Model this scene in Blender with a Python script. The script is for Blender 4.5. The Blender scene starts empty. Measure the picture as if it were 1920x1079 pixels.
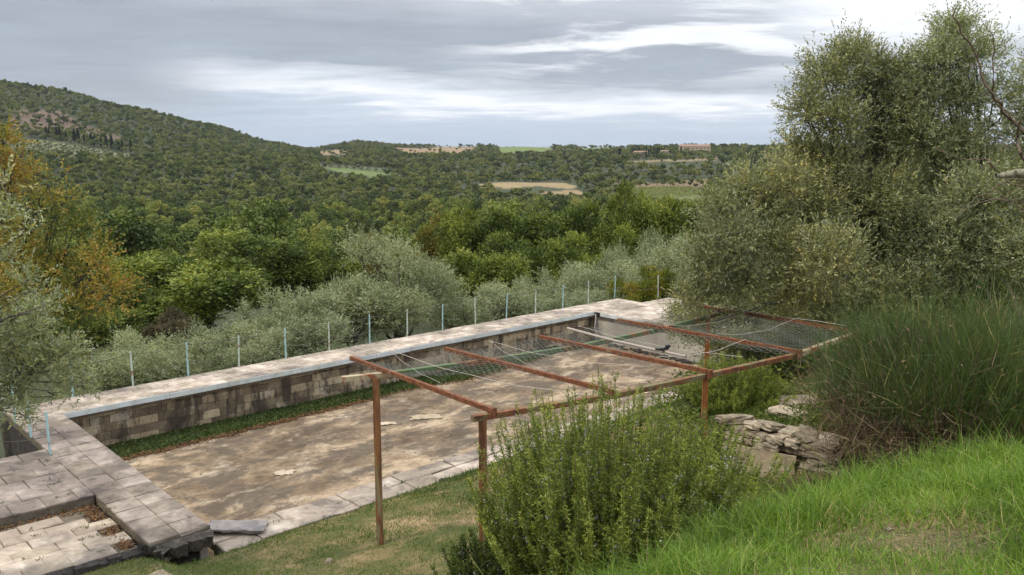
import bpy, math, random
import numpy as np
from mathutils import Vector, Matrix

S = bpy.context.scene
COL = S.collection
R = math.radians
rng = np.random.default_rng(7)
random.seed(7)

# ------------------------------------------------------------------ camera, world, sun, exposure
F = 1620.0                     # focal length measured on the 1920 px wide photograph
PITCH = math.atan(269 / F)
EYE = 6.0
cam = bpy.data.cameras.new('camera')
cam.sensor_width = 36.0
cam.lens = 36.0 * F / 1920.0
cam.clip_start = 0.1
cam.clip_end = 30000
camo = bpy.data.objects.new('camera', cam)
COL.objects.link(camo)
camo.location = (0, 0, EYE)
camo.rotation_euler = (math.pi / 2 - PITCH, 0, 0)
S.camera = camo

SUN_EL, SUN_AZ = R(52), R(-115)        # azimuth clockwise from +Y
world = bpy.data.worlds.new('World')
S.world = world
world.use_nodes = True


class NB:
    """small helper to write shader node trees"""
    def __init__(s, tree):
        s.t = tree
        s.n = tree.nodes
        s.l = tree.links

    def new(s, typ, **kw):
        nd = s.n.new(typ)
        for k, v in kw.items():
            setattr(nd, k, v)
        return nd

    def put(s, sock, v):
        if isinstance(v, bpy.types.NodeSocket):
            s.l.new(v, sock)
        elif v is not None:
            if sock.type == 'RGBA' and not isinstance(v, (int, float)) and len(v) == 3:
                v = (*v, 1)
            sock.default_value = v

    def m(s, op, a, b=None, c=None, clamp=False):
        nd = s.new('ShaderNodeMath', operation=op, use_clamp=clamp)
        s.put(nd.inputs[0], a)
        if b is not None: s.put(nd.inputs[1], b)
        if c is not None: s.put(nd.inputs[2], c)
        return nd.outputs[0]

    def step(s, x, a, b):
        nd = s.new('ShaderNodeMapRange', interpolation_type='SMOOTHSTEP')
        s.put(nd.inputs[0], x)
        nd.inputs[1].default_value = a; nd.inputs[2].default_value = b
        nd.inputs[3].default_value = 0; nd.inputs[4].default_value = 1
        return nd.outputs[0]

    def mix(s, f, a, b, bt='MIX'):
        nd = s.new('ShaderNodeMix', data_type='RGBA', blend_type=bt)
        s.put(nd.inputs[0], f); s.put(nd.inputs[6], a); s.put(nd.inputs[7], b)
        return nd.outputs[2]

    def noise(s, vec, scale, detail=4, rough=.55, dist=0.0, col=False):
        nd = s.new('ShaderNodeTexNoise')
        if vec is not None: s.put(nd.inputs['Vector'], vec)
        nd.inputs['Scale'].default_value = scale
        nd.inputs['Detail'].default_value = detail
        nd.inputs['Roughness'].default_value = rough
        nd.inputs['Distortion'].default_value = dist
        return nd.outputs[1 if col else 0]

    def ramp(s, f, stops, interp='LINEAR'):
        nd = s.new('ShaderNodeValToRGB')
        s.put(nd.inputs[0], f)
        cr = nd.color_ramp
        cr.interpolation = interp
        while len(cr.elements) < len(stops): cr.elements.new(.5)
        for e, (p, c) in zip(cr.elements, stops):
            e.position = p
            e.color = (*c, 1) if len(c) == 3 else c
        return nd.outputs[0]

    def xyz(s, x, y, z):
        nd = s.new('ShaderNodeCombineXYZ')
        s.put(nd.inputs[0], x); s.put(nd.inputs[1], y); s.put(nd.inputs[2], z)
        return nd.outputs[0]

    def mapping(s, vec, scale=(1, 1, 1), rot=(0, 0, 0), loc=(0, 0, 0)):
        nd = s.new('ShaderNodeMapping')
        s.put(nd.inputs[0], vec)
        nd.inputs['Scale'].default_value = scale
        nd.inputs['Rotation'].default_value = rot
        nd.inputs['Location'].default_value = loc
        return nd.outputs[0]


def build_world():
    b = NB(world.node_tree)
    b.n.clear()
    out = b.new('ShaderNodeOutputWorld')
    bg = b.new('ShaderNodeBackground')
    STR = 0.1
    bg.inputs[1].default_value = STR
    sky = b.new('ShaderNodeTexSky', sky_type='NISHITA')
    sky.sun_disc = False
    sky.sun_elevation = SUN_EL
    sky.sun_rotation = SUN_AZ
    sky.altitude = 250
    tc = b.new('ShaderNodeTexCoord')
    sp = b.new('ShaderNodeSeparateXYZ')
    b.l.new(tc.outputs['Generated'], sp.inputs[0])
    x, y, z = sp.outputs
    zc = b.m('MAXIMUM', z, 0.0)
    den = b.m('ADD', zc, 0.07)
    px = b.m('DIVIDE', x, den)
    py = b.m('DIVIDE', y, den)
    P = b.xyz(px, b.m('MULTIPLY', py, 1.0), 0.0)
    n1 = b.noise(b.mapping(P, (.24, .34, 1), loc=(2.1, 5.3, 0)), 1.0, 6, .52, .35)
    n2 = b.noise(b.mapping(P, (.8, 1.15, 1), loc=(7.7, 1.2, 3)), 1.0, 9, .60, .35)
    n3 = b.noise(b.mapping(P, (1.9, 2.4, 1), loc=(1.3, 8.2, 5)), 1.0, 9, .62, .5)
    soft = b.noise(tc.outputs['Generated'], 5.0, 5, .5)
    az = b.m('ARCTAN2', x, y)
    # cloud layer brightness as a function of height above the horizon, waved by the noise
    q = b.m('ADD', zc, b.m('MULTIPLY', b.m('SUBTRACT', n1, .5), .07))
    q = b.m('ADD', q, b.m('MULTIPLY', b.m('SUBTRACT', n2, .5), .05))
    q = b.m('ADD', q, b.m('MULTIPLY', az, .035))
    rgb = b.ramp(b.m('MULTIPLY', q, 2.5), [
        (0.00, (.32, .385, .475)), (.045, (.34, .40, .48)), (.085, (.40, .45, .53)), (.110, (.66, .67, .70)),
        (.140, (.50, .53, .58)), (.18, (.26, .29, .34)), (.30, (.25, .27, .31)), (.40, (.38, .40, .44)),
        (.50, (.62, .63, .66)), (.70, (.52, .54, .58)), (1.0, (.60, .61, .64))])
    rgb = b.mix(b.m('MULTIPLY', b.step(az, -.24, -.42), b.step(zc, .01, .05)), rgb, (.245, .27, .315))
    # white openings in the cloud sheet
    w = b.m('MULTIPLY', b.step(n2, .47, .62), b.step(zc, .045, .11))
    w = b.m('MULTIPLY', w, b.step(az, -.13, .06))
    right = b.m('MULTIPLY', b.step(b.m('ADD', az, b.m('MULTIPLY', b.m('SUBTRACT', n2, .5), .45)), .22, .40),
                b.step(b.m('ADD', zc, b.m('MULTIPLY', b.m('SUBTRACT', n1, .5), .05)), .075, .125))
    w = b.m('MAXIMUM', w, right)
    col = b.mix(b.m('MULTIPLY', w, .85), rgb, (.70, .71, .73))
    fine = b.m('ADD', b.m('ADD', .72, b.m('MULTIPLY', soft, .18)), b.m('MULTIPLY', n3, .44))
    col = b.mix(1.0, col, b.xyz(fine, fine, fine), 'MULTIPLY')
    # an overcast sky grows brighter towards the zenith
    cie = b.m('ADD', 1.0, b.m('MULTIPLY', b.step(zc, .2, .95), ZEN))
    col = b.mix(1.0, col, b.xyz(cie, cie, cie), 'MULTIPLY')
    k = .90 / STR
    col = b.mix(1.0, col, (k, k, k), 'MULTIPLY')
    below = b.step(z, -.02, .0)
    cov = b.m('MULTIPLY', .93, 1.0)
    c2 = b.mix(cov, sky.outputs[0], col)
    c2 = b.mix(below, (1.2, 1.25, 1.1), c2)
    b.l.new(c2, bg.inputs[0])
    b.l.new(bg.outputs[0], out.inputs[0])


ZEN = 1.25
build_world()
world.cycles.sampling_method = 'MANUAL'
world.cycles.sample_map_resolution = 512

sl = bpy.data.lights.new('sun', 'SUN')
sl.energy = 1.5
sl.angle = R(10)
sl.color = (1.0, .91, .76)
so = bpy.data.objects.new('sun', sl)
COL.objects.link(so)
sd = Vector((math.sin(SUN_AZ) * math.cos(SUN_EL), math.cos(SUN_AZ) * math.cos(SUN_EL), math.sin(SUN_EL)))
so.rotation_euler = sd.to_track_quat('Z', 'Y').to_euler()
so.location = (-20, -10, 40)

S.view_settings.view_transform = 'Standard'
S.view_settings.look = 'None'
S.view_settings.exposure = 0.85
S.view_settings.gamma = 1
S.view_settings.use_curve_mapping = False
S.cycles.max_bounces = 5
S.cycles.diffuse_bounces = 3
S.cycles.transmission_bounces = 3
S.cycles.transparent_max_bounces = 4
S.cycles.volume_bounces = 0

# ------------------------------------------------------------------ site frame: u along the pool, v towards the camera
FLX, FLY = -10.16, 18.82
UA = R(42.4)
Ux, Uy = math.cos(UA), math.sin(UA)
Vx, Vy = Uy, -Ux


def W(u, v, z=0.0):
    return Vector((FLX + u * Ux + v * Vx, FLY + u * Uy + v * Vy, z))


def loc_uv(x, y):
    dx = x - FLX; dy = y - FLY
    return dx * Ux + dy * Uy, dx * Vx + dy * Vy


SP, CP = math.sin(PITCH), math.cos(PITCH)


def down(py):
    k = (py - 540.0) / F
    return (SP + CP * k) / (CP - SP * k)


def sight(px, py, Y):
    """point seen at (px,py) of the photograph at forward distance Y"""
    k = (py - 540.0) / F
    t = Y / (CP - SP * k)
    return Vector(((px - 960) / F * t, Y, EYE - Y * down(py)))


def smooth(t):
    t = np.clip(t, 0, 1)
    return t * t * (3 - 2 * t)


# ------------------------------------------------------------------ mesh helpers
def link(o, parent=None):
    COL.objects.link(o)
    if parent is not None:
        o.parent = parent
    return o


def tag(o, label=None, cat=None, group=None, kind=None):
    if label: o['label'] = label
    if cat: o['category'] = cat
    if group: o['group'] = group
    if kind: o['kind'] = kind
    return o


def empty(name, loc=(0, 0, 0)):
    o = bpy.data.objects.new(name, None)
    o.empty_display_size = .2
    o.location = loc
    return link(o)


def np_mesh(name, V, Fa, mats=(), tint=None, mi=None, smooth_=False):
    """V (n,3), Fa (m,k) or list of such arrays (mixed sizes)"""
    V = np.asarray(V, dtype=np.float32).reshape(-1, 3)
    if isinstance(Fa, np.ndarray): Fa = [Fa]
    Fa = [np.asarray(f, dtype=np.int32) for f in Fa if len(f)]
    me = bpy.data.meshes.new(name)
    me.vertices.add(len(V))
    me.vertices.foreach_set('co', V.ravel())
    nl = sum(f.size for f in Fa)
    nf = sum(len(f) for f in Fa)
    me.loops.add(nl)
    me.polygons.add(nf)
    me.loops.foreach_set('vertex_index', np.concatenate([f.ravel() for f in Fa]))
    sizes = np.concatenate([np.full(len(f), f.shape[1], dtype=np.int32) for f in Fa])
    starts = np.concatenate([[0], np.cumsum(sizes)[:-1]]).astype(np.int32)
    me.polygons.foreach_set('loop_start', starts)
    for m_ in mats: me.materials.append(m_)
    if mi is not None:
        me.polygons.foreach_set('material_index', np.asarray(mi, dtype=np.int32))
    me.update(calc_edges=True)
    me.polygons.foreach_set('use_smooth', np.full(nf, bool(smooth_)))
    if tint is not None:
        a = me.attributes.new('tint', 'FLOAT', 'FACE')
        a.data.foreach_set('value', np.asarray(tint, dtype=np.float32))
    me.validate()
    return me


def mob(name, me, parent=None, loc=None):
    o = bpy.data.objects.new(name, me)
    if loc is not None: o.location = loc
    return link(o, parent)


class MB:
    """collects boxes, tubes into one mesh"""
    def __init__(s):
        s.V = []; s.Q = []; s.T = []; s.n = 0

    def add(s, V, Q=(), T=()):
        V = np.asarray(V, float).reshape(-1, 3)
        s.V.append(V)
        if len(Q): s.Q.append(np.asarray(Q, int) + s.n)
        if len(T): s.T.append(np.asarray(T, int) + s.n)
        s.n += len(V)

    def box(s, c, d, M=None, top=1.0):
        x, y, z = [q / 2 for q in d]
        V = np.array([(-x, -y, -z), (x, -y, -z), (x, y, -z), (-x, y, -z),
                      (-x * top, -y * top, z), (x * top, -y * top, z), (x * top, y * top, z), (-x * top, y * top, z)])
        if M is not None: V = V @ np.array(M.to_3x3()).T
        s.add(V + np.array(c), [(3, 2, 1, 0), (4, 5, 6, 7), (0, 1, 5, 4), (1, 2, 6, 5), (2, 3, 7, 6), (3, 0, 4, 7)])
        return s

    def beam(s, a, b_, w, h):
        """rectangular bar from a to b_"""
        a = Vector(a); b_ = Vector(b_)
        d = (b_ - a)
        L = d.length
        d.normalize()
        up = Vector((0, 0, 1)) if abs(d.z) < .9 else Vector((Ux, Uy, 0))
        sx = d.cross(up).normalized()
        sz = sx.cross(d).normalized()
        M = Matrix((d, sx, sz)).transposed()
        return s.box((a + b_) / 2, (L, w, h), M)

    def tube(s, pts, rad, sides=6):
        pts = np.asarray([tuple(p) for p in pts], float)
        n = len(pts)
        rad = np.full(n, rad, float) if np.isscalar(rad) else np.asarray(rad, float)
        tg = np.gradient(pts, axis=0)
        tg /= np.linalg.norm(tg, axis=1)[:, None] + 1e-9
        ref = np.array((0, 0, 1.0)) if abs(tg[:, 2]).mean() < .85 else np.array((1.0, 0, 0))
        s1 = np.cross(tg, ref); s1 /= np.linalg.norm(s1, axis=1)[:, None] + 1e-9
        s2 = np.cross(tg, s1)
        a = np.linspace(0, 2 * math.pi, sides, endpoint=False)
        V = (pts[:, None] + rad[:, None, None] * (np.cos(a)[None, :, None] * s1[:, None] + np.sin(a)[None, :, None] * s2[:, None])).reshape(-1, 3)
        i = np.arange(n - 1)[:, None] * sides
        j = np.arange(sides)[None]
        jn = (j + 1) % sides
        Q = np.stack([i + j, i + jn, i + sides + jn, i + sides + j], -1).reshape(-1, 4)
        s.add(V, Q)
        return s

    def mesh(s, name, mats, smooth_=False, tint=None):
        Fa = []
        if s.Q: Fa.append(np.concatenate(s.Q))
        if s.T: Fa.append(np.concatenate(s.T))
        return np_mesh(name, np.concatenate(s.V), Fa, mats, tint=tint, smooth_=smooth_)

    def ob(s, name, mats, parent=None, smooth_=False):
        if not isinstance(mats, (list, tuple)): mats = [mats]
        return mob(name, s.mesh(name, mats, smooth_), parent)


def seg_tubes(A, B, r, sides=3):
    A = np.asarray(A, float); B = np.asarray(B, float)
    d = B - A
    d /= np.linalg.norm(d, axis=1)[:, None] + 1e-9
    ref = np.tile((0.0, 0, 1.0), (len(A), 1))
    ref[np.abs(d[:, 2]) > .9] = (1, 0, 0)
    s1 = np.cross(d, ref); s1 /= np.linalg.norm(s1, axis=1)[:, None]
    s2 = np.cross(d, s1)
    a = np.arange(sides) * 2 * math.pi / sides
    off = r * (np.cos(a)[None, :, None] * s1[:, None] + np.sin(a)[None, :, None] * s2[:, None])
    V = np.concatenate([A[:, None] + off, B[:, None] + off], 1).reshape(-1, 3)
    i = np.arange(len(A))[:, None] * 2 * sides
    j = np.arange(sides)[None]; jn = (j + 1) % sides
    Q = np.stack([i + j, i + jn, i + sides + jn, i + sides + j], -1).reshape(-1, 4)
    return V, Q


def unit(a):
    return a / (np.linalg.norm(a, axis=-1, keepdims=True) + 1e-9)


def rand_dirs(n, g=rng):
    return unit(g.normal(size=(n, 3)))


def leaf_quads(P, D, L, Wd, g=rng, flat=0.0):
    """one rhombic leaf per point: P base, D direction"""
    n = len(P)
    L = np.broadcast_to(L, (n,))[:, None]; Wd = np.broadcast_to(Wd, (n,))[:, None]
    s = np.cross(D, rand_dirs(n, g))
    if flat: s = s * np.array((1, 1, 1 - flat))
    s = unit(s)
    mid = P + D * L * .5
    return np.stack([P, mid + s * Wd * .5, P + D * L, mid - s * Wd * .5], 1)


def quads_to_mesh(name, Q4, tint, mats, extra=None):
    """Q4 (n,4,3) + optional MB extra (material slot 1)"""
    n = len(Q4)
    V = Q4.reshape(-1, 3)
    Fq = np.arange(n * 4).reshape(-1, 4)
    mi = np.zeros(n, int)
    if extra is not None and extra.V:
        EV = np.concatenate(extra.V); EQ = np.concatenate(extra.Q) + len(V)
        V = np.concatenate([V, EV]); Fq = np.concatenate([Fq, EQ])
        mi = np.concatenate([mi, np.ones(len(EQ), int)])
        tint = np.concatenate([tint, np.zeros(len(EQ))])
    return np_mesh(name, V, Fq, mats, tint=tint, mi=mi)


def blades(P, D, L, Wd, bend, segs=3, g=rng):
    """grass blades: n bent tapered ribbons -> (n*segs,4,3)"""
    n = len(P)
    L = np.broadcast_to(L, (n,)); Wd = np.broadcast_to(Wd, (n,)); bend = np.broadcast_to(bend, (n,))
    side = np.cross(D, np.tile((0, 0, 1.0), (n, 1)) + g.normal(size=(n, 3)) * .4)
    side = unit(side)
    lean = unit(np.cross(side, D) * g.choice([-1, 1], n)[:, None] + g.normal(size=(n, 3)) * .3)
    rows = []
    for k in range(segs + 1):
        t = k / segs
        c = P + D * (L * t)[:, None] + lean * (bend * L * t * t)[:, None] - np.array((0, 0, 1.0)) * (np.abs(bend) * L * t * t * .35)[:, None]
        w = Wd * (1 - t ** 1.6 * .92) * .5
        rows.append((c - side * w[:, None], c + side * w[:, None]))
    out = [np.stack([rows[k][0], rows[k][1], rows[k + 1][1], rows[k + 1][0]], 1) for k in range(segs)]
    return np.concatenate(out)


# ------------------------------------------------------------------ materials
def mat_base(name):
    m = bpy.data.materials.new(name)
    m.use_nodes = True
    b = NB(m.node_tree)
    b.n.clear()
    out = b.new('ShaderNodeOutputMaterial')
    pr = b.new('ShaderNodeBsdfPrincipled')
    b.l.new(pr.outputs[0], out.inputs[0])
    pr.inputs['Specular IOR Level'].default_value = .3
    return m, b, pr, out


def bump(b, pr, h, dist, strength=1.0):
    nd = b.new('ShaderNodeBump')
    nd.inputs['Distance'].default_value = dist
    nd.inputs['Strength'].default_value = strength
    b.l.new(h, nd.inputs['Height'])
    b.l.new(nd.outputs[0], pr.inputs['Normal'])


def leaf_mat(name, stops, trans=.35, rough=.55, back=None, objvar=0.0, spec=.3, posvar=0.0):
    m, b, pr, out = mat_base(name)
    at = b.new('ShaderNodeAttribute', attribute_name='tint')
    f = at.outputs['Fac']
    if objvar:
        oi = b.new('ShaderNodeObjectInfo')
        f = b.m('ADD', f, b.m('MULTIPLY', b.m('SUBTRACT', oi.outputs['Random'], .5), objvar), clamp=True)
    if posvar:
        g = b.new('ShaderNodeNewGeometry')
        nz = b.noise(g.outputs['Position'], .035, 3, .6)
        f = b.m('ADD', f, b.m('MULTIPLY', b.m('SUBTRACT', nz, .5), posvar), clamp=True)
    c = b.ramp(f, stops)
    if back:
        g = b.new('ShaderNodeNewGeometry')
        c = b.mix(b.m('MULTIPLY', g.outputs['Backfacing'], .8), c, back)
    b.l.new(c, pr.inputs['Base Color'])
    pr.inputs['Roughness'].default_value = rough
    pr.inputs['Specular IOR Level'].default_value = spec
    tr = b.new('ShaderNodeBsdfTranslucent')
    b.l.new(b.mix(1.0, c, (1.0, 1.05, .55), 'MULTIPLY'), tr.inputs[0])
    mx = b.new('ShaderNodeMixShader')
    mx.inputs[0].default_value = trans
    b.l.new(pr.outputs[0], mx.inputs[1]); b.l.new(tr.outputs[0], mx.inputs[2])
    b.l.new(mx.outputs[0], out.inputs[0])
    return m


def stone_mat(name, c1, c2, c3, scale=3.0, var=.25, dark=(.05, .045, .04), darkamt=.5, rough=.9, bs=.004, grime=1.0):
    """weathered stone / concrete: two noise layers in world space, per-piece variation, dark lichen stains"""
    m, b, pr, out = mat_base(name)
    g = b.new('ShaderNodeNewGeometry')
    oi = b.new('ShaderNodeObjectInfo')
    P = g.outputs['Position']
    n1 = b.noise(P, scale, 8, .65, .6)
    n2 = b.noise(P, scale * .3, 5, .6, .4)
    n3 = b.noise(P, scale * 9, 4, .7)
    c = b.ramp(n1, [(.32, c1), (.5, c2), (.68, c3)])
    v = b.m('ADD', 1 - var / 2, b.m('MULTIPLY', oi.outputs['Random'], var))
    c = b.mix(1.0, c, b.xyz(v, v, b.m('MULTIPLY', v, b.m('ADD', .95, b.m('MULTIPLY', oi.outputs['Random'], .08)))), 'MULTIPLY')
    st = b.m('MULTIPLY', b.step(n2, .44, .62), b.step(n1, .38, .58))
    c = b.mix(b.m('MULTIPLY', st, darkamt), c, dark)
    sp = b.step(n3, .60, .72)
    c = b.mix(b.m('MULTIPLY', sp, .35 * grime), c, dark)
    b.l.new(c, pr.inputs['Base Color'])
    pr.inputs['Roughness'].default_value = rough
    bump(b, pr, b.m('ADD', n1, b.m('MULTIPLY', n3, .5)), bs * 4)
    return m


def flat_mat(name, c, rough=.6, metal=0, var=.15, scale=20):
    m, b, pr, out = mat_base(name)
    g = b.new('ShaderNodeNewGeometry')
    n = b.noise(g.outputs['Position'], scale, 4, .6)
    v = b.m('ADD', 1 - var, b.m('MULTIPLY', n, var * 2))
    b.l.new(b.mix(1.0, (*c, 1), b.xyz(v, v, v), 'MULTIPLY'), pr.inputs['Base Color'])
    pr.inputs['Roughness'].default_value = rough
    pr.inputs['Metallic'].default_value = metal
    return m


def rust_mat(name, paint=None, amount=.5, rustA=(.30, .095, .03), rustB=(.13, .038, .022), scale=5.0, stretch=(1, 1, 1), sharp=.05):
    m, b, pr, out = mat_base(name)
    g = b.new('ShaderNodeNewGeometry')
    P = b.mapping(g.outputs['Position'], stretch)
    n1 = b.noise(P, scale * 3, 6, .65, .5)
    n2 = b.noise(P, scale, 5, .6, .8)
    n3 = b.noise(g.outputs['Position'], 60, 4, .6)
    c = b.ramp(n1, [(.34, rustB), (.5, tuple((np.array(rustA) + np.array(rustB)) / 2)), (.64, rustA)])
    c = b.mix(b.m('MULTIPLY', b.step(n3, .52, .7), .5), c, (.05, .02, .015))
    if paint is not None:
        c = b.mix(b.step(n2, 1 - amount - sharp, 1 - amount + sharp), c, paint)
    b.l.new(c, pr.inputs['Base Color'])
    pr.inputs['Roughness'].default_value = .8
    bump(b, pr, n1, .004)
    return m


def bark_mat(name, c1, c2, scale=14):
    m, b, pr, out = mat_base(name)
    g = b.new('ShaderNodeNewGeometry')
    n = b.noise(b.mapping(g.outputs['Position'], (1, 1, .35)), scale, 6, .65, .8)
    b.l.new(b.ramp(n, [(.35, c1), (.65, c2)]), pr.inputs['Base Color'])
    pr.inputs['Roughness'].default_value = .9
    bump(b, pr, n, .02)
    return m


M_bark = bark_mat('olive_bark', (.05, .042, .034), (.17, .15, .12))
M_bark2 = bark_mat('oak_bark', (.03, .025, .02), (.10, .085, .07))
M_twig = bark_mat('twig_bark', (.09, .065, .045), (.24, .18, .13), 30)
M_lichen = bark_mat('lichen_bark', (.07, .055, .045), (.36, .35, .24), 22)

M_olive = leaf_mat('olive_leaves', [(0, (0.086, 0.108, 0.043)), (.36, (0.238, 0.265, 0.108)), (.70, (0.443, 0.459, 0.216)), (.9, (0.583, 0.572, 0.302)), (1, (0.562, 0.475, 0.130))],
                   .32, .45, back=(.26, .29, .20), spec=.5)
M_olive_y = leaf_mat('olive_leaves_yellowing', [(0, (0.081, 0.097, 0.032)), (.38, (0.238, 0.254, 0.097)), (.68, (0.432, 0.432, 0.184)), (.88, (0.562, 0.497, 0.184)), (1, (0.605, 0.464, 0.119))],
                     .25, .45, back=(.21, .22, .125), spec=.5)
M_olive_p = leaf_mat('olive_leaves_pale', [(0, (0.095, 0.124, 0.050)), (.5, (0.223, 0.264, 0.115)), (1, (0.448, 0.465, 0.241))],
                     .2, .5, back=(.31, .34, .21), objvar=.6, spec=.4)
M_autumn = leaf_mat('autumn_leaves', [(0, (.09, .12, .03)), (.3, (.18, .19, .04)), (.55, (.34, .285, .06)), (.8, (.38, .25, .055)), (1, (.31, .16, .045))], .4)
M_green = leaf_mat('broad_leaves', [(0, (0.035, 0.058, 0.010)), (.4, (0.088, 0.128, 0.020)), (.8, (0.193, 0.238, 0.037)), (1, (0.293, 0.309, 0.052))], .25, .5, objvar=.3)
M_lime = leaf_mat('light_leaves', [(0, (0.050, 0.077, 0.014)), (.4, (0.119, 0.159, 0.026)), (.8, (0.248, 0.280, 0.046)), (1, (0.357, 0.347, 0.075))], .28, .5, objvar=.25)
M_forest = leaf_mat('forest_leaves', [(0, (0.039, 0.058, 0.015)), (.25, (0.078, 0.111, 0.023)), (.5, (0.137, 0.182, 0.036)), (.78, (0.222, 0.264, 0.052)), (1, (0.326, 0.301, 0.073))],
                    .16, .55, objvar=.85, posvar=.5)
M_far = leaf_mat('far_forest_leaves', [(0, (0.049, 0.070, 0.022)), (.3, (0.095, 0.128, 0.033)), (.65, (0.165, 0.200, 0.051)), (1, (0.258, 0.256, 0.079))],
                 .16, .6, objvar=1.0, posvar=.4)
M_cyp = leaf_mat('cypress_leaves', [(0, (.010, .02, .010)), (1, (.03, .05, .02))], .15, .6)
M_rosem = leaf_mat('rosemary_leaves', [(0, (.018, .036, .010)), (.35, (.055, .09, .019)), (.7, (.155, .205, .034)), (1, (.36, .40, .075))], .35, .45)
M_flower = leaf_mat('rosemary_flowers', [(0, (.42, .42, .60)), (1, (.66, .64, .78))], .4, .6)
M_broom = leaf_mat('broom_stems', [(0, (.03, .058, .016)), (.45, (.07, .115, .030)), (.9, (.17, .22, .055)), (1, (.40, .34, .13))], .25, .5)
M_dead = leaf_mat('dead_stems', [(0, (.06, .038, .026)), (.6, (.17, .11, .07)), (1, (.36, .26, .16))], .15, .8)
M_grass = leaf_mat('lush_grass', [(0, (.07, .115, .015)), (.35, (.12, .21, .025)), (.7, (.23, .36, .05)), (.9, (.36, .46, .10)), (1, (.50, .40, .20))], .45, .45)
M_grass2 = leaf_mat('short_grass', [(0, (.05, .09, .018)), (.4, (.11, .165, .03)), (.75, (.20, .22, .055)), (1, (.36, .29, .14))], .35, .6)
M_moss = leaf_mat('moss_weeds', [(0, (.03, .045, .012)), (.6, (.06, .09, .02)), (1, (.12, .15, .035))], .3, .7)
M_litter = leaf_mat('leaf_litter', [(0, (.06, .035, .02)), (.6, (.16, .08, .035)), (1, (.26, .15, .06))], .15, .8)

M_paving = stone_mat('paving_stone', (.21, .17, .135), (.43, .36, .295), (.62, .54, .45), 2.6, .36, dark=(.08, .065, .058), darkamt=.8)
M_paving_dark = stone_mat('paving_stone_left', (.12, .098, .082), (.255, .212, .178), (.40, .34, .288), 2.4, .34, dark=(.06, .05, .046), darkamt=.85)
M_paving_low = stone_mat('paving_stone_sunken', (.24, .19, .15), (.44, .365, .29), (.64, .55, .44), 2.8, .30, dark=(.12, .10, .085), darkamt=.75)
M_joint = stone_mat('paving_bed', (.10, .085, .065), (.16, .135, .10), (.22, .185, .14), 6, .1)
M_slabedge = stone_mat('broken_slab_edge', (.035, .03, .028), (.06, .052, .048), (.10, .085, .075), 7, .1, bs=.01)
def block_material():
    m, b, pr, out = mat_base('concrete_block')
    g = b.new('ShaderNodeNewGeometry'); oi = b.new('ShaderNodeObjectInfo')
    P = b.mapping(g.outputs['Position'], rot=(0, 0, -UA))
    n1 = b.noise(P, 1.1, 8, .68, .5)
    n2 = b.noise(b.mapping(P, (2.2, 1, .55), loc=(4, 0, 2)), 1.0, 8, .7, .4)
    n3 = b.noise(P, 16, 6, .7)
    rd = oi.outputs['Random']
    c = b.ramp(b.m('ADD', b.m('MULTIPLY', rd, .5), b.m('MULTIPLY', n1, .6)), [(.22, (.10, .077, .053)), (.42, (.19, .148, .10)), (.60, (.32, .255, .165)), (.80, (.50, .415, .28))])
    c = b.mix(b.m('MULTIPLY', b.step(n2, .47, .60), .88), c, (.045, .036, .028))
    c = b.mix(b.m('MULTIPLY', b.step(n1, .54, .64), .6), c, (.40, .36, .30))
    c = b.mix(b.m('MULTIPLY', b.step(n3, .52, .66), .55), c, (.06, .05, .04))
    b.l.new(c, pr.inputs['Base Color']); pr.inputs['Roughness'].default_value = .92
    bump(b, pr, n3, .02)
    return m


M_block = block_material()

M_mortar = stone_mat('block_mortar', (.06, .05, .04), (.10, .085, .07), (.14, .12, .10), 5, .1)
M_render = stone_mat('stained_render', (.26, .235, .20), (.42, .385, .33), (.54, .50, .43), 1.6, .1, dark=(.12, .10, .085), darkamt=.55)
M_fascia = stone_mat('painted_strip', (.46, .50, .50), (.58, .63, .64), (.64, .69, .70), 4, .12, dark=(.25, .22, .18), darkamt=.5, rough=.7, bs=.001)
M_rock = stone_mat('field_stone', (.16, .13, .095), (.34, .28, .20), (.54, .46, .345), 9, .6, dark=(.06, .05, .04), darkamt=.6, bs=.006)
M_rustbar = rust_mat('rusted_steel', (.24, .16, .11), .34, (.27, .105, .045), (.07, .028, .018), 7)
M_rustgreen = rust_mat('rust_and_green_paint', (.105, .15, .075), .52, (.32, .15, .07), (.14, .055, .035), 1.6)
M_rustpost = rust_mat('rusted_post', (.20, .175, .095), .42, (.27, .12, .045), (.085, .036, .02), 5.0, (1, 1, .14))
M_rustcream = rust_mat('rust_and_cream_paint', (.42, .36, .24), .52, (.34, .14, .06), (.18, .06, .03), 2.2)
M_rustorange = rust_mat('orange_rusted_post', (.40, .25, .11), .30, (.46, .19, .05), (.24, .085, .03), 4.0, (1, 1, .2))
M_rustfront = rust_mat('rust_with_faded_paint', (.17, .145, .07), .46, (.25, .11, .045), (.085, .036, .022), 2.5)
M_postblue = rust_mat('blue_post_paint', (.34, .52, .54), .66, (.30, .14, .07), (.16, .07, .04), 2.2, (1, 1, 1.6))
M_postcream = rust_mat('worn_blue_cream_paint', (.44, .52, .46), .60, (.34, .18, .09), (.18, .08, .04), 2.2, (1, 1, 1.6))
M_wire = flat_mat('fence_wire', (.09, .075, .06), .6, 0)
M_net = flat_mat('galvanised_net', (.26, .27, .25), .5, .2)
M_netwire = flat_mat('slack_wire', (.42, .38, .34), .5, .2)
M_pole = flat_mat('weathered_pole', (.36, .31, .27), .8)
M_black = flat_mat('black_plastic', (.02, .02, .022), .5)
M_wallfar = flat_mat('far_plaster', (.40, .32, .24), .9, var=.15, scale=.3)
M_rooffar = flat_mat('far_roof_tiles', (.25, .165, .12), .9, var=.3, scale=.6)
M_window = flat_mat('dark_window', (.03, .03, .035), .3)


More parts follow.
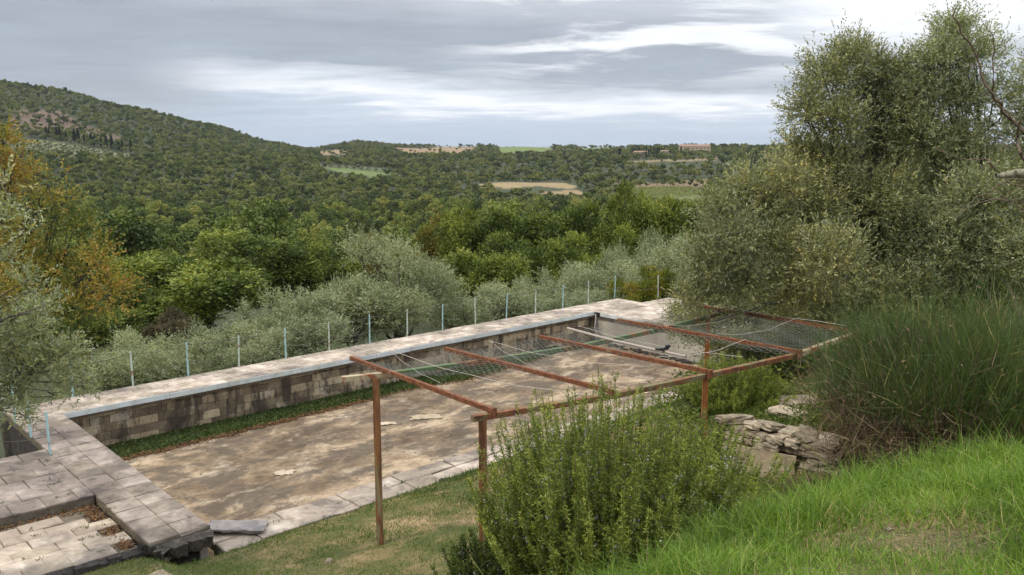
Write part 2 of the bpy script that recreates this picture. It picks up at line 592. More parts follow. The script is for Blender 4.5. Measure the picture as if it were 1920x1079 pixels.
def floor_material():
    m, b, pr, out = mat_base('pool_floor_stained')
    g = b.new('ShaderNodeNewGeometry')
    P = b.mapping(g.outputs['Position'], rot=(0, 0, -UA))
    PS = b.mapping(P, (.8, 1.2, 1), rot=(0, 0, R(-8)))
    nA = b.noise(PS, .75, 10, .72, .25)
    nB = b.noise(b.mapping(PS, loc=(11, 4, 0)), 1.5, 10, .72, .25)
    nC = b.noise(P, 7, 6, .7)
    nD = b.noise(b.mapping(PS, (1, 1, 1), loc=(3, 17, 0)), 1.1, 10, .74, .3)
    c = b.ramp(nA, [(.38, (.085, .060, .038)), (.46, (.165, .118, .074)), (.54, (.27, .20, .128)), (.62, (.42, .325, .22))])
    c = b.mix(b.m('MULTIPLY', b.step(nB, .52, .64), .50), c, (.53, .45, .34))
    c = b.mix(b.m('MULTIPLY', b.step(nD, .47, .57), .82), c, (.095, .075, .055))
    nE = b.noise(b.mapping(P, loc=(5, 2, 0)), 2.6, 9, .75, .2)
    c = b.mix(b.m('MULTIPLY', b.step(nE, .54, .66), .6), c, (.085, .07, .05))
    c = b.mix(b.m('MULTIPLY', b.step(nC, .52, .66), .35), c, (.13, .10, .075))
    c = b.mix(b.m('MULTIPLY', b.step(nC, .36, .46), -.25), c, (.5, .42, .32))
    b.l.new(c, pr.inputs['Base Color'])
    pr.inputs['Roughness'].default_value = .92
    vo = b.new('ShaderNodeTexVoronoi', feature='DISTANCE_TO_EDGE')
    vo.inputs['Scale'].default_value = .42
    wv = b.noise(P, 1.6, 6, .65, col=True)
    vv = b.new('ShaderNodeVectorMath', operation='ADD')
    b.l.new(P, vv.inputs[0])
    sc_ = b.new('ShaderNodeVectorMath', operation='SCALE'); b.l.new(wv, sc_.inputs[0]); sc_.inputs['Scale'].default_value = .9
    b.l.new(sc_.outputs[0], vv.inputs[1]); b.l.new(vv.outputs[0], vo.inputs['Vector'])
    cr = b.step(vo.outputs['Distance'], .012, .003)
    c = b.mix(b.m('MULTIPLY', cr, .42), c, (.05, .042, .032))
    b.l.new(c, pr.inputs['Base Color'])
    bump(b, pr, b.m('ADD', nB, b.m('MULTIPLY', nC, .3)), .02)
    return m


M_floor = floor_material()


def soil_material():
    m, b, pr, out = mat_base('grassy_soil')
    g = b.new('ShaderNodeNewGeometry')
    P = g.outputs['Position']
    n1 = b.noise(P, .8, 8, .65, .5); n2 = b.noise(P, 6, 6, .7)
    c = b.ramp(n1, [(.36, (.065, .085, .022)), (.47, (.12, .115, .04)), (.54, (.22, .165, .08)), (.64, (.34, .24, .13))])
    c = b.mix(b.m('MULTIPLY', b.step(n2, .52, .68), .6), c, (.06, .055, .028))
    b.l.new(c, pr.inputs['Base Color'])
    pr.inputs['Roughness'].default_value = .95
    bump(b, pr, n2, .05)
    return m


M_soil = soil_material()


def terrain_material():
    m, b, pr, out = mat_base('valley_ground')
    at = b.new('ShaderNodeAttribute', attribute_name='land')
    g = b.new('ShaderNodeNewGeometry')
    n = b.noise(g.outputs['Position'], .06, 7, .7)
    v = b.m('ADD', .7, b.m('MULTIPLY', n, .6))
    b.l.new(b.mix(1.0, at.outputs['Color'], b.xyz(v, v, v), 'MULTIPLY'), pr.inputs['Base Color'])
    pr.inputs['Roughness'].default_value = .95
    return m


M_terrain = terrain_material()

# ------------------------------------------------------------------ ground heights
TPX = np.array([-500, 0, 120, 250, 400, 500, 590, 680, 750, 1000, 1250, 1500, 2400], float)
TR = np.array([60, 100, 200, 300, 450, 600, 800, 1000, 1300, 1700, 2200, 2700], float)
zz = lambda z, r: 271 + (6 - z) / r * F          # height -> photograph row
rows = []
mid = {
    -500: [430, 380, 318, 270, 205, 130, 150, 175],
    0: [430, 380, 318, 283, 212, 153, 160, 180],
    120: [428, 380, 320, 288, 224, 172, 178, 195],
    250: [427, 380, 325, 298, 246, 203, 210, 225],
    400: [427, 382, 330, 305, 268, 238, 243, 250],
    500: [426, 383, 336, 308, 288, 272, 276, 280],
    590: [426, 384, 340, 311, 298, 290, 283, 286],
    680: [426, 385, 343, 316, 296, 283, 269, 276],
    750: [426, 386, 345, 320, 300, 289, 275, 280],
    1000: [425, 385, 346, 322, 303, 289, 279, 282],
    1250: [425, 380, 336, 304, 290, 283, 279, 282],
    1500: [425, 378, 334, 304, 290, 283, 279, 282],
    2400: [425, 378, 334, 304, 290, 283, 279, 282]}
for p in TPX:
    near = [zz(-8.5, 60), zz(-14, 100), zz(-28, 200), zz(-35, 300)]
    rows.append(near + mid[int(p)])
TT = np.array(rows)                               # (px, r) -> row


def table_row(px, r):
    px = np.clip(px, TPX[0], TPX[-1]); lr = np.log(np.clip(r, TR[0], TR[-1])); LR = np.log(TR)
    i = np.clip(np.searchsorted(TPX, px) - 1, 0, len(TPX) - 2)
    j = np.clip(np.searchsorted(LR, lr) - 1, 0, len(TR) - 2)
    a = (px - TPX[i]) / (TPX[i + 1] - TPX[i]); a = a * a * (3 - 2 * a) * .5 + a * .5
    t = (lr - LR[j]) / (LR[j + 1] - LR[j])
    f00 = TT[i, j]; f01 = TT[i, j + 1]; f10 = TT[i + 1, j]; f11 = TT[i + 1, j + 1]
    return (f00 * (1 - a) + f10 * a) * (1 - t) + (f01 * (1 - a) + f11 * a) * t


def wob(x, y, s, ph=0.0):
    return (np.sin(x / s + ph) * np.cos(y / s * 1.13 - ph * 1.7) + .5 * np.sin(x / s * 2.1 + y / s * 1.7 + ph * 3) + .3 * np.cos(x / s * 3.7 - y / s * 2.9 + ph)) / 1.8


def far_z(x, y):
    r = np.hypot(x, y)
    th = np.arctan2(x, y)
    px = 960 + F * np.tan(np.clip(th, -.95, .95))
    row = table_row(px, r)
    k = (row - 540) / F
    dn = (SP + CP * k) / (CP - SP * k)
    Y = r * np.cos(np.clip(th, -.95, .95))
    z = 6 - Y * dn
    z = z + wob(x, y, 60, 1.3) * np.clip((r - 120) / 300, 0, 1) * 2.5 + wob(x, y, 140, 4.3) * np.clip((r - 200) / 500, 0, 1) * 4
    z = np.where(r > 2700, np.maximum(z - (r - 2700) * .01, -60), z)
    back = smooth((np.abs(th) - 1.1) / .7)
    zb = 4.6 + .03 * r
    return z * (1 - back) + zb * back


NV = np.array([7.9, 8.35, 11.2, 13.6, 14.4, 15.5, 16.0, 16.5, 17.3, 17.8, 18.4, 19.2, 20.7, 25, 60])
NZ = np.array([-.38, -.30, .50, 1.1, 1.35, 1.78, 2.0, 2.32, 3.07, 3.37, 3.60, 3.86, 4.30, 4.8, 7.5])


def bank_z(u, v):
    """the grass slope between the pool and the camera"""
    v = v - (.28 * np.clip(u - .8, 0, 8) + .16 * np.clip(u - 2.0, 0, 8)) * smooth((v - 15.2) / 1.5)
    vv = v + .78 * smooth((-u - .6) / .5) * smooth((11 - v) / 3)
    base = np.interp(vv, NV, NZ)
    amp = np.interp(v, [8.5, 12, 14.6, 16, 18], [0, .85, .9, .5, 0])
    z = base + amp * smooth((u - 3.9) / .9)
    z = z + .05 * wob(u * 1.0, v * 1.0, .9, .4) * smooth((v - 8.6) / .6) + .02 * wob(u, v, .23, 2.0) * smooth((v - 8.6) / .6)
    z = z - .10 * np.maximum(u - 13, 0) * smooth((v - 8) / 4)
    z = z - .06 * np.maximum(-6 - u, 0)
    return z


def near_z(x, y):
    u, v = loc_uv(x, y)
    side = -1.6 - .24 * np.maximum(-1.2 - v, 0) - .2 * np.maximum(-1.0 - u, 0) - .15 * np.maximum(u - 22.3, 0)
    z = np.where(v > 7.9, bank_z(u, v) - .35, side)
    z = np.where((u > 22.4) & (v <= 8.35) & (v > -1.2), -.3 - .15 * (u - 22.3), z)
    z = np.where((u < -.9) & (v > 2.3) & (v <= 7.9), -.75 - .12 * np.maximum(-8 - u, 0), z)
    return z


def ground_z(x, y):
    x = np.asarray(x, float); y = np.asarray(y, float)
    r = np.hypot(x, y)
    b_ = smooth((r - 38) / 30)
    return near_z(x, y) * (1 - b_) + far_z(x, y) * b_


def gz(x, y):
    """visible ground height at one point"""
    u, v = loc_uv(x, y)
    if v > 8.2 and -9 < u < 24 and v < 24:
        return float(bank_z(np.array(u), np.array(v)))
    return float(ground_z(x, y))


# land use far away: outlines on the ground given by the direction and the row they are seen in
def poly(pts):
    return np.array(pts, float)


def inside(px, py, pg):
    c = np.zeros(np.shape(px), bool)
    n = len(pg)
    for i in range(n):
        x1, y1 = pg[i]; x2, y2 = pg[(i + 1) % n]
        if y1 == y2: continue
        cond = ((y1 > py) != (y2 > py)) & (px < (x2 - x1) * (py - y1) / (y2 - y1) + x1)
        c ^= cond
    return c


FIELDS = [
    (poly([(598, 318), (650, 319), (745, 329), (700, 333), (645, 327)]), (.115, .150, .045), 1.0),
    (poly([(890, 350), (950, 342), (1010, 341), (1060, 339), (1085, 348), (1070, 356), (1010, 350), (950, 355)]), (0.248, 0.186, 0.093), 1.0),
    (poly([(1010, 362), (1080, 356), (1110, 366), (1050, 372)]), (0.223, 0.167, 0.087), 1.0),
    (poly([(1186, 352), (1300, 351), (1330, 372), (1330, 392), (1190, 392)]), (0.108, 0.122, 0.036), 1.0),
    (poly([(1150, 338), (1330, 334), (1330, 350), (1150, 350)]), (0.180, 0.130, 0.079), .5),
    (poly([(1170, 300), (1340, 296), (1340, 303), (1170, 307)]), (0.205, 0.155, 0.081), .8),
    (poly([(740, 279), (830, 276), (900, 278), (860, 290), (770, 290)]), (0.236, 0.167, 0.093), .95),
    (poly([(930, 277), (1010, 275), (1040, 281), (1000, 287), (940, 286)]), (0.122, 0.158, 0.043), 1.0),
    (poly([(600, 284), (640, 279), (660, 290), (610, 293)]), (0.236, 0.167, 0.099), .9),
    (poly([(1080, 279), (1180, 276), (1180, 284), (1080, 285)]), (0.115, 0.144, 0.050), .8),
    (poly([(30, 222), (60, 206), (130, 208), (160, 226), (235, 254), (250, 270), (200, 266), (110, 248), (40, 240)]), (.125, .088, .062), .5),
    (poly([(0, 262), (60, 262), (250, 290), (290, 305), (200, 306), (0, 288)]), (0.137, 0.144, 0.072), 1.0),
    (poly([(500, 305), (560, 305), (760, 322), (750, 330), (650, 318), (560, 314)]), (0.072, 0.094, 0.036), .96),
]


def terrain():
    th = np.concatenate([np.linspace(-math.pi, -.80, 60, endpoint=False), np.linspace(-.80, .80, 620, endpoint=False), np.linspace(.80, math.pi, 61)])
    rr = np.concatenate([np.linspace(0.6, 40, 90, endpoint=False), np.geomspace(40, 2900, 330, endpoint=False), np.geomspace(2900, 14000, 16)])
    T, Rr = np.meshgrid(th, rr)
    X = Rr * np.sin(T); Y = Rr * np.cos(T)
    Z = ground_z(X, Y)
    nR, nT = T.shape
    V = np.stack([X, Y, Z], -1).reshape(-1, 3)
    i = np.arange(nR - 1)[:, None] * nT; j = np.arange(nT - 1)[None]
    Q = np.stack([i + j, i + j + 1, i + nT + j + 1, i + nT + j], -1).reshape(-1, 4)[:, ::-1]
    me = np_mesh('terrain', V, Q, [M_terrain], smooth_=True)
    px = 960 + F * np.tan(np.clip(T, -.95, .95))
    py = table_row(px, Rr)
    C = np.zeros((nR, nT, 4)); C[..., 3] = 1
    n = wob(X, Y, 35, .7)[..., None] * .5 + .5
    C[..., :3] = np.array((.035, .045, .02)) * (1 - n) + np.array((.058, .066, .028)) * n
    ok = (Rr > 300)
    for pg, c, d in FIELDS:
        msk = inside(px, py, pg) & ok
        nn = (.85 + .3 * (wob(X, Y, 12, 2.2) * .5 + .5))[msk][:, None]
        C[msk, :3] = np.array(c) * nn
    a = me.color_attributes.new('land', 'FLOAT_COLOR', 'POINT')
    a.data.foreach_set('color', C.reshape(-1).astype(np.float32))
    o = mob('terrain', me)
    tag(o, kind='structure')


terrain()


def near_bank():
    us = np.arange(-9, 24.01, .11); vs = np.arange(6.9, 24.0, .11)
    U_, V_ = np.meshgrid(us, vs)
    Z = bank_z(U_, V_)
    edge = np.where(U_ < -.75, 7.62, 8.36) + .10 * wob(U_, U_ * .3, .35, 1.0) + .05 * wob(U_, U_ * .3, .12, 3.0)
    Z = np.where(V_ < edge, -.75, Z)
    X = FLX + U_ * Ux + V_ * Vx; Y = FLY + U_ * Uy + V_ * Vy
    n, m_ = U_.shape
    V = np.stack([X, Y, Z], -1).reshape(-1, 3)
    i = np.arange(n - 1)[:, None] * m_; j = np.arange(m_ - 1)[None]
    Q = np.stack([i + j, i + m_ + j, i + m_ + j + 1, i + j + 1], -1).reshape(-1, 4)
    o = mob('ground', np_mesh('ground', V, Q, [M_soil], smooth_=True))
    tag(o, kind='structure')


near_bank()

# ------------------------------------------------------------------ pool and paving
ROT = Matrix.Rotation(UA, 4, 'Z')       # local x = u, local y = -v


def frame(name, u, v, z=0):
    o = empty(name, W(u, v, z))
    o.rotation_euler = (0, 0, UA)
    return o


def jbox_mesh(name, du, dv, dz, mat, g, ch=.012, rough=.006):
    """a slightly irregular block with chamfered upper edges; origin at its centre"""
    x, y, z = du / 2, dv / 2, dz / 2
    j = lambda: g.normal() * rough * .7
    ring = lambda xx, yy, h: [(-xx + j(), -yy + j(), h), (xx + j(), -yy + j(), h), (xx + j(), yy + j(), h), (-xx + j(), yy + j(), h)]
    V = ring(x, y, -z) + ring(x, y, z - ch) + ring(x - ch, y - ch, z)
    Q = [(3, 2, 1, 0), (8, 9, 10, 11)]
    for r0 in (0, 4):
        for k in range(4):
            Q.append((r0 + k, r0 + (k + 1) % 4, r0 + 4 + (k + 1) % 4, r0 + 4 + k))
    return np_mesh(name, V, np.array(Q), [mat])


def paved(name, u0, u1, v0, v1, z, su, sv, mat, bed_t=.16, gap=.006, thick=.05, skip=None, jit=.0025, stagger=True, seed=1, tilt=.003, label=None):
    """paving: a bed slab (structure) that carries its tiles"""
    g = np.random.default_rng(seed)
    root = frame(name, (u0 + u1) / 2, (v0 + v1) / 2, z)
    me = MB().box((0, 0, -thick - bed_t / 2 + .012), (u1 - u0 - .02, v1 - v0 - .02, bed_t)).mesh(name, [M_joint])
    # the root itself is the bed
    bpy.data.objects.remove(root)
    root = mob(name, me)
    root.location = W((u0 + u1) / 2, (v0 + v1) / 2, z); root.rotation_euler = (0, 0, UA)
    tag(root, kind='structure')
    nu = max(1, round((u1 - u0) / su)); nv = max(1, round((v1 - v0) / sv))
    du = (u1 - u0) / nu; dv = (v1 - v0) / nv
    variants = [jbox_mesh('tile', du - gap, dv - gap, thick, mat, g) for _ in range(4)]
    half = [jbox_mesh('tile', du / 2 - gap, dv - gap, thick, mat, g) for _ in range(2)]
    cu, cv = (u0 + u1) / 2, (v0 + v1) / 2
    for r in range(nv):
        v = v0 + (r + .5) * dv
        cells = []
        if stagger and r % 2:
            cells.append((u0 + du / 4, 1))
            cells += [(u0 + du * (k + 1), 0) for k in range(nu - 1)]
            cells.append((u1 - du / 4, 1))
        else:
            cells = [(u0 + du * (k + .5), 0) for k in range(nu)]
        for u, h in cells:
            if skip and skip(u, v): continue
            o = mob('tile', (half if h else variants)[g.integers(2 if h else 4)], root)
            o.location = (u - cu + g.normal() * jit, -(v - cv) + g.normal() * jit, -thick / 2 + g.normal() * jit)
            o.rotation_euler = (g.normal() * tilt, g.normal() * tilt, g.normal() * tilt)
    return root


UE = 17.82       # inner end of the pool
paved('pool_edge', -.95, 20.5, -1.22, 0, 0, .42, .305, M_paving, seed=2)
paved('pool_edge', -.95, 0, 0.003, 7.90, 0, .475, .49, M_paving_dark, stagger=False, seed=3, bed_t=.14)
paved('pool_edge', UE, 22.2, .003, 5.4, 0, .44, .60, M_paving, seed=4, stagger=False)
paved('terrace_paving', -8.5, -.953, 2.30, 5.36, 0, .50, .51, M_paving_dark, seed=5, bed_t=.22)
paved('sunken_paving', -8.5, -.98, 4.9, 7.56, -.14, .62, .34, M_paving_low, seed=6, jit=.006,
      skip=lambda u, v: v < 5.45 or (u > -1.7 and v < 5.8) or u > -1.25)
paved('near_pool_edge', .05, 17.8, 7.56, 8.40, -.28, .62, .42, M_paving, seed=7, stagger=False, jit=.012, tilt=.02)

# under-structure: side walls of the paved slabs
o = MB().box((0, 0, 0), (.9, 7.7, 1.2)).ob('pool_edge_footing', M_slabedge)
o.location = W(-.48, 3.95, -.79); o.rotation_euler = (0, 0, UA); tag(o, kind='structure')
o = MB().box((0, 0, 0), (7.2, 2.9, 1.6)).ob('terrace_footing', M_slabedge)
o.location = W(-4.75, 3.85, -1.05); o.rotation_euler = (0, 0, UA); tag(o, kind='structure')
o = MB().box((0, 0, 0), (17.6, .7, 1.2)).ob('near_edge_footing', M_slabedge)
o.location = W(8.95, 8.0, -1.1); o.rotation_euler = (0, 0, UA); tag(o, kind='structure')
o = MB().box((0, 0, 0), (21.3, 1.0, 2.2)).ob('far_edge_footing', M_slabedge)
o.location = W(9.8, -.72, -1.32); o.rotation_euler = (0, 0, UA); tag(o, kind='structure')
o = MB().box((0, 0, 0), (4.2, 6.6, 2.0)).ob('end_deck_footing', M_slabedge)
o.location = W(20.1, 3.4, -1.24); o.rotation_euler = (0, 0, UA); tag(o, kind='structure')
o = MB().box((0, 0, 0), (7.3, 2.4, .4)).ob('sunken_soil', M_soil)
o.location = W(-4.75, 6.3, -.395); o.rotation_euler = (0, 0, UA); tag(o, kind='structure')


def jagged_slab(name, du, dv, dz, mat, seed, n=9, amp=.05):
    """slab with a broken, jagged outline on every side"""
    g = np.random.default_rng(seed)
    pts = []
    for (ax, ay, bx, by) in ((-1, -1, 1, -1), (1, -1, 1, 1), (1, 1, -1, 1), (-1, 1, -1, -1)):
        for k in range(n):
            t = k / n
            pts.append(((ax + (bx - ax) * t) * du / 2 + g.normal() * amp * .5, (ay + (by - ay) * t) * dv / 2 + g.normal() * amp * .5))
    pts = np.array(pts); m_ = len(pts)
    jit = lambda: g.normal(size=(m_, 1)) * dz * .12
    top = np.hstack([pts, dz / 2 + jit() * .3]); mid_ = np.hstack([pts * (1 - .06 * g.random((m_, 1))), jit()]); bot = np.hstack([pts * .93, -dz / 2 + jit()])
    V = np.concatenate([top, mid_, bot, [[0, 0, dz / 2], [0, 0, -dz / 2]]])
    i = np.arange(m_); nx = (i + 1) % m_
    Q = np.concatenate([np.stack([i + m_, nx + m_, nx, i], 1), np.stack([i + 2 * m_, nx + 2 * m_, nx + m_, i + m_], 1)])
    T = np.concatenate([np.stack([i, nx, np.full(m_, 3 * m_)], 1), np.stack([nx + 2 * m_, i + 2 * m_, np.full(m_, 3 * m_ + 1)], 1)])
    return np_mesh(name, V, [Q, T], [mat])


def place(o, u, v, z, ru=0, rv=0, rz=0):
    o.location = W(u, v, z)
    o.rotation_euler = (ru, rv, UA + rz)
    return o


M_broken = stone_mat('broken_concrete_face', (.05, .042, .035), (.10, .085, .07), (.19, .165, .14), 8, .1, bs=.012)
o = place(mob('broken_concrete', jagged_slab('broken_concrete', .92, .34, .19, M_broken, 3, 18, .075)), -.47, 7.93, -.16, R(8), 0, 0)
tag(o, 'dark broken concrete lump under the jagged end of the left pool edge', 'rubble')
o = place(mob('fallen_slab', jagged_slab('fallen_slab', .98, .48, .05, stone_mat('fallen_slab_stone', (.14, .125, .12), (.22, .20, .19), (.30, .27, .255), 5), 5, amp=.03)), .50, 7.80, -.215, R(-5), R(3), R(-38))
tag(o, 'loose grey slab fallen across the corner of the near pool edge', 'slab')
for k, (u, v, s, z) in enumerate([(1.9, 8.42, .30, -.34), (2.75, 8.46, .24, -.34), (4.35, 8.55, .34, -.30), (5.6, 8.5, .25, -.32), (1.15, 8.40, .5, -.40)]):
    o = place(mob('rubble_lump', jagged_slab('rubble_lump', s, s * .55, .13, M_slabedge, 20 + k, 6)), u, v, z, .1, .05, k)
    tag(o, ['dark stone lump at the grass edge beyond the broken slab corner', 'small dark lump along the grass edge of the near paving',
            'brown stone lump beside the rusty left post at the grass edge', 'dark stone lump half behind the rosemary at the paving edge',
            'long low dark lump nearest the fallen grey slab'][k], 'rubble')

o = MB().box((0, 0, 0), (.02, .02, .02)).ob('tmp', M_soil); bpy.data.objects.remove(o)


def rough_edge():
    """crumbling lower border of the sunken paving"""
    mb = MB()
    g = np.random.default_rng(5)
    for k in range(46):
        u = -8.3 + k * .165
        w = .16 + g.random() * .1
        M = Matrix.Rotation(g.normal() * .2, 3, 'Z') @ Matrix.Rotation(g.normal() * .15, 3, 'X')
        mb.box((u + 4.75, -(7.31 + g.normal() * .03 - 6.0), -.055 + g.normal() * .02), (w, .16 + g.random() * .08, .17), M, top=.8)
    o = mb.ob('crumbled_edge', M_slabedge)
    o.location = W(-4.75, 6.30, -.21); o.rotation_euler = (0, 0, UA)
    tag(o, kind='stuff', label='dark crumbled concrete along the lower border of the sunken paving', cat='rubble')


rough_edge()


def pool_floor():
    us = np.linspace(-.2, UE + .6, 150); vs = np.linspace(-.3, 8.2, 80)
    U_, V_ = np.meshgrid(us, vs)
    X = FLX + U_ * Ux + V_ * Vx; Y = FLY + U_ * Uy + V_ * Vy
    Z = -1.08 + .012 * wob(U_, V_, 1.1, .3)
    n, m_ = U_.shape
    V = np.stack([X, Y, Z], -1).reshape(-1, 3)
    i = np.arange(n - 1)[:, None] * m_; j = np.arange(m_ - 1)[None]
    Q = np.stack([i + j, i + m_ + j, i + m_ + j + 1, i + j + 1], -1).reshape(-1, 4)
    tag(mob('pool_floor', np_mesh('pool_floor', V, Q, [M_floor], smooth_=True)), kind='structure')


pool_floor()

# pale mortar patches left on the floor
pm = stone_mat('pale_mortar_patch', (.32, .26, .18), (.44, .36, .26), (.54, .46, .34), 6, .2, darkamt=.25)
for k, (px_, py_, w_, d_) in enumerate([(799, 783, .78, .34), (533, 888, .38, .26), (726, 795, .42, .2), (1205, 738, .3, .18)]):
    Yp = (EYE + 1.07) / down(py_)
    p = sight(px_, py_, Yp)
    u, v = loc_uv(p.x, p.y)
    o = place(mob('mortar_patch', jagged_slab('mortar_patch', w_, d_, .012, pm, 40 + k, 8, .07)), u, v, -1.062, 0, 0, -.55)
    tag(o, ['widest pale cream patch in the middle of the pool floor', 'pale round patch on the floor near the left pool edge',
            'small pale patch left of the widest one on the pool floor', 'pale patch on the pool floor above the rosemary tips'][k], 'patch')


def pool_walls():
    g = np.random.default_rng(11)
    # far wall: facing +v at v = -0.15, blocks laid in running bond
    wall = MB().box((0, 0, -.09), (UE + .6, .2, 1.12)).ob('pool_wall', M_mortar)
    wall.location = W((UE) / 2, -.275, -.62); wall.rotation_euler = (0, 0, UA)
    tag(wall, 'long far pool wall of stained concrete blocks under the paved edge', 'wall')
    hgt = .205; bl = .445
    vs_ = [jbox_mesh('block', bl - .009, .10, hgt - .008, M_block, g, .008, .004) for _ in range(5)]
    hb = [jbox_mesh('block', bl / 2 - .009, .10, hgt - .008, M_block, g, .008, .004) for _ in range(2)]
    for r in range(5):
        z = -1.10 + (r + .5) * hgt
        u = -.1 + (bl / 2 if r % 2 else bl)
        us_ = []
        n = 40
        for k in range(n + 1):
            uu = -.1 + bl * k + (0 if r % 2 else bl / 2)
            us_.append(uu)
        for uu in us_:
            if uu > UE + .2: continue
            o = mob('block', vs_[g.integers(5)], wall)
            o.location = (uu - UE / 2, -.128 + g.normal() * .005, z + .62 + g.normal() * .003)
            o.rotation_euler = (g.normal() * .008, 0, g.normal() * .006)
    # blue-white strip under the lip, in lengths
    segs = []
    u = 0.0
    lens = [1.2] * 16
    for L in lens:
        if u + L > UE: L = UE - u
        if L < .1: break
        segs.append((u, L)); u += L
    for (u, L) in segs:
        if 8.2 < u + L / 2 < 8.9: continue
        o = MB().box((0, 0, 0), (L - .006, .02, .125)).ob('edge_strip', M_fascia, wall)
        o.location = (u + L / 2 - UE / 2, -.275 - .018 + g.normal() * .002, .62 - .075 + g.normal() * .003)
        o.rotation_euler = (0, g.normal() * .003, 0)
    o = MB().box((0, 0, 0), (1.1, .012, .11)).ob('bare_edge', M_paving, wall)
    o.location = (8.6 - UE / 2, -.28, .62 - .07)
    # end wall, rendered
    ew = MB().box((0, 0, -.1), (.22, 8.4, 1.08)).ob('end_wall', M_render)
    ew.location = W(UE + .21, 4.0, -.60); ew.rotation_euler = (0, 0, UA)
    tag(ew, 'pale rendered end wall of the pool under the overhanging deck', 'wall')
    for k, (v0, L) in enumerate([(0.03, .25), (.29, 1.0), (1.30, 1.0)]):
        o = MB().box((0, 0, 0), (.02, L - .01, .125)).ob('edge_strip', M_fascia if k else M_black, ew)
        o.location = (-.21 - .012, -(v0 + L / 2 - 4.0), .60 - .075)
    # left wall under the lip (seen only from the side)
    lw = MB().box((0, 0, 0), (.12, 7.9, 1.0)).ob('left_pool_wall', M_render)
    lw.location = W(-.09, 3.9, -.70); lw.rotation_euler = (0, 0, UA)
    tag(lw, 'short rendered pool wall hidden under the left edge', 'wall')


pool_walls()


def moss():
    """weedy strip at the foot of the far wall, with fallen leaves on its outer border"""
    g = np.random.default_rng(21)
    def width(u): return np.interp(u, [0, .4, 2, 7, 9, 11, 13.5, 15.5, 16], [.5, .95, .98, .85, .8, 1.1, .8, .5, .0]) + .07 * wob(u, u, .5, .2)
    n = 15000
    u = g.random(n) * 16; t = g.random(n); v = -.12 + t * (width(u) + .12)
    keep = (g.random(n) < np.clip(1.25 - t ** 3, 0, 1))
    u, v, t = u[keep], v[keep], t[keep]
    hz = .05 * (1 - t) + .004
    P = np.array([W(a, b_, 0)[:] for a, b_ in zip(u, v)]); P[:, 2] = -1.075 + hz * .6
    D = unit(g.normal(size=(len(P), 3)) * np.array((.8, .8, .3)) + np.array((0, 0, .7)))
    Q = leaf_quads(P, D, .05 + g.random(len(P)) * .06, .030 + g.random(len(P)) * .02, g)
    # mound under the weeds
    us = np.linspace(.0, 16, 120); ts = np.linspace(0, 1, 7)
    A, T = np.meshgrid(us, ts)
    VV = -.14 + T * (width(A) + .12)
    Z = -1.078 + .06 * (1 - T ** 2) + .008 * wob(A, VV, .12, 1) - .03 * (T > .99)
    X = FLX + A * Ux + VV * Vx; Y = FLY + A * Uy + VV * Vy
    V = np.stack([X, Y, Z], -1).reshape(-1, 3)
    m_ = len(us)
    i = np.arange(len(ts) - 1)[:, None] * m_; j = np.arange(m_ - 1)[None]
    Q2 = np.stack([i + j, i + m_ + j, i + m_ + j + 1, i + j + 1], -1).reshape(-1, 4)
    nq = len(Q)
    Va = np.concatenate([Q.reshape(-1, 3), V]); Fa = np.concatenate([np.arange(nq * 4).reshape(-1, 4), Q2 + nq * 4])
    tint = np.concatenate([g.random(nq), np.full(len(Q2), .1)])
    tag(mob('moss_strip', np_mesh('moss_strip', Va, Fa, [M_moss], tint=tint)), 'green mossy weed strip along the foot of the far pool wall', 'moss', kind='stuff')
    n = 5200
    u = g.random(n) * 15; u = np.where(g.random(n) < .6, u * .5, u); v = width(u) + g.normal(size=n) * .07 - .02
    P = np.array([W(a, b_, 0)[:] for a, b_ in zip(u, v)]); P[:, 2] = -1.072 + g.random(n) * .03
    # litter on the sunken paving and along the joints too
    n2 = 2600
    a = g.random(n2)
    u2 = np.where(a < .55, -8 + g.random(n2) * 7, -1.12 + g.normal(size=n2) * .07); v2 = np.where(a < .55, 5.38 + g.random(n2) ** 2 * .22, 5.4 + g.random(n2) * 2.1)
    P2 = np.array([W(p, q, 0)[:] for p, q in zip(u2, v2)]); P2[:, 2] = -.175 + g.random(n2) * .03
    n3 = 1500
    u3 = .2 + g.random(n3) * 17; v3 = .6 + g.random(n3) * 6.9
    kk = wob(u3, v3, 1.3, 2.0) + g.normal(size=n3) * .4 > .2
    P3 = np.array([W(p, q, 0)[:] for p, q in zip(u3[kk], v3[kk])]); P3[:, 2] = -1.066 + g.random(len(P3)) * .012
    P = np.concatenate([P, P2, P3])
    D = unit(g.normal(size=(len(P), 3)) * np.array((1, 1, .25)))
    Q = leaf_quads(P, D, .045 + g.random(len(P)) * .035, .03, g, flat=.8)
    tag(mob('leaf_litter', quads_to_mesh('leaf_litter', Q, g.random(len(Q)), [M_litter])), 'brown fallen leaves along the moss and in the corner of the sunken paving', 'leaves', kind='stuff')


moss()


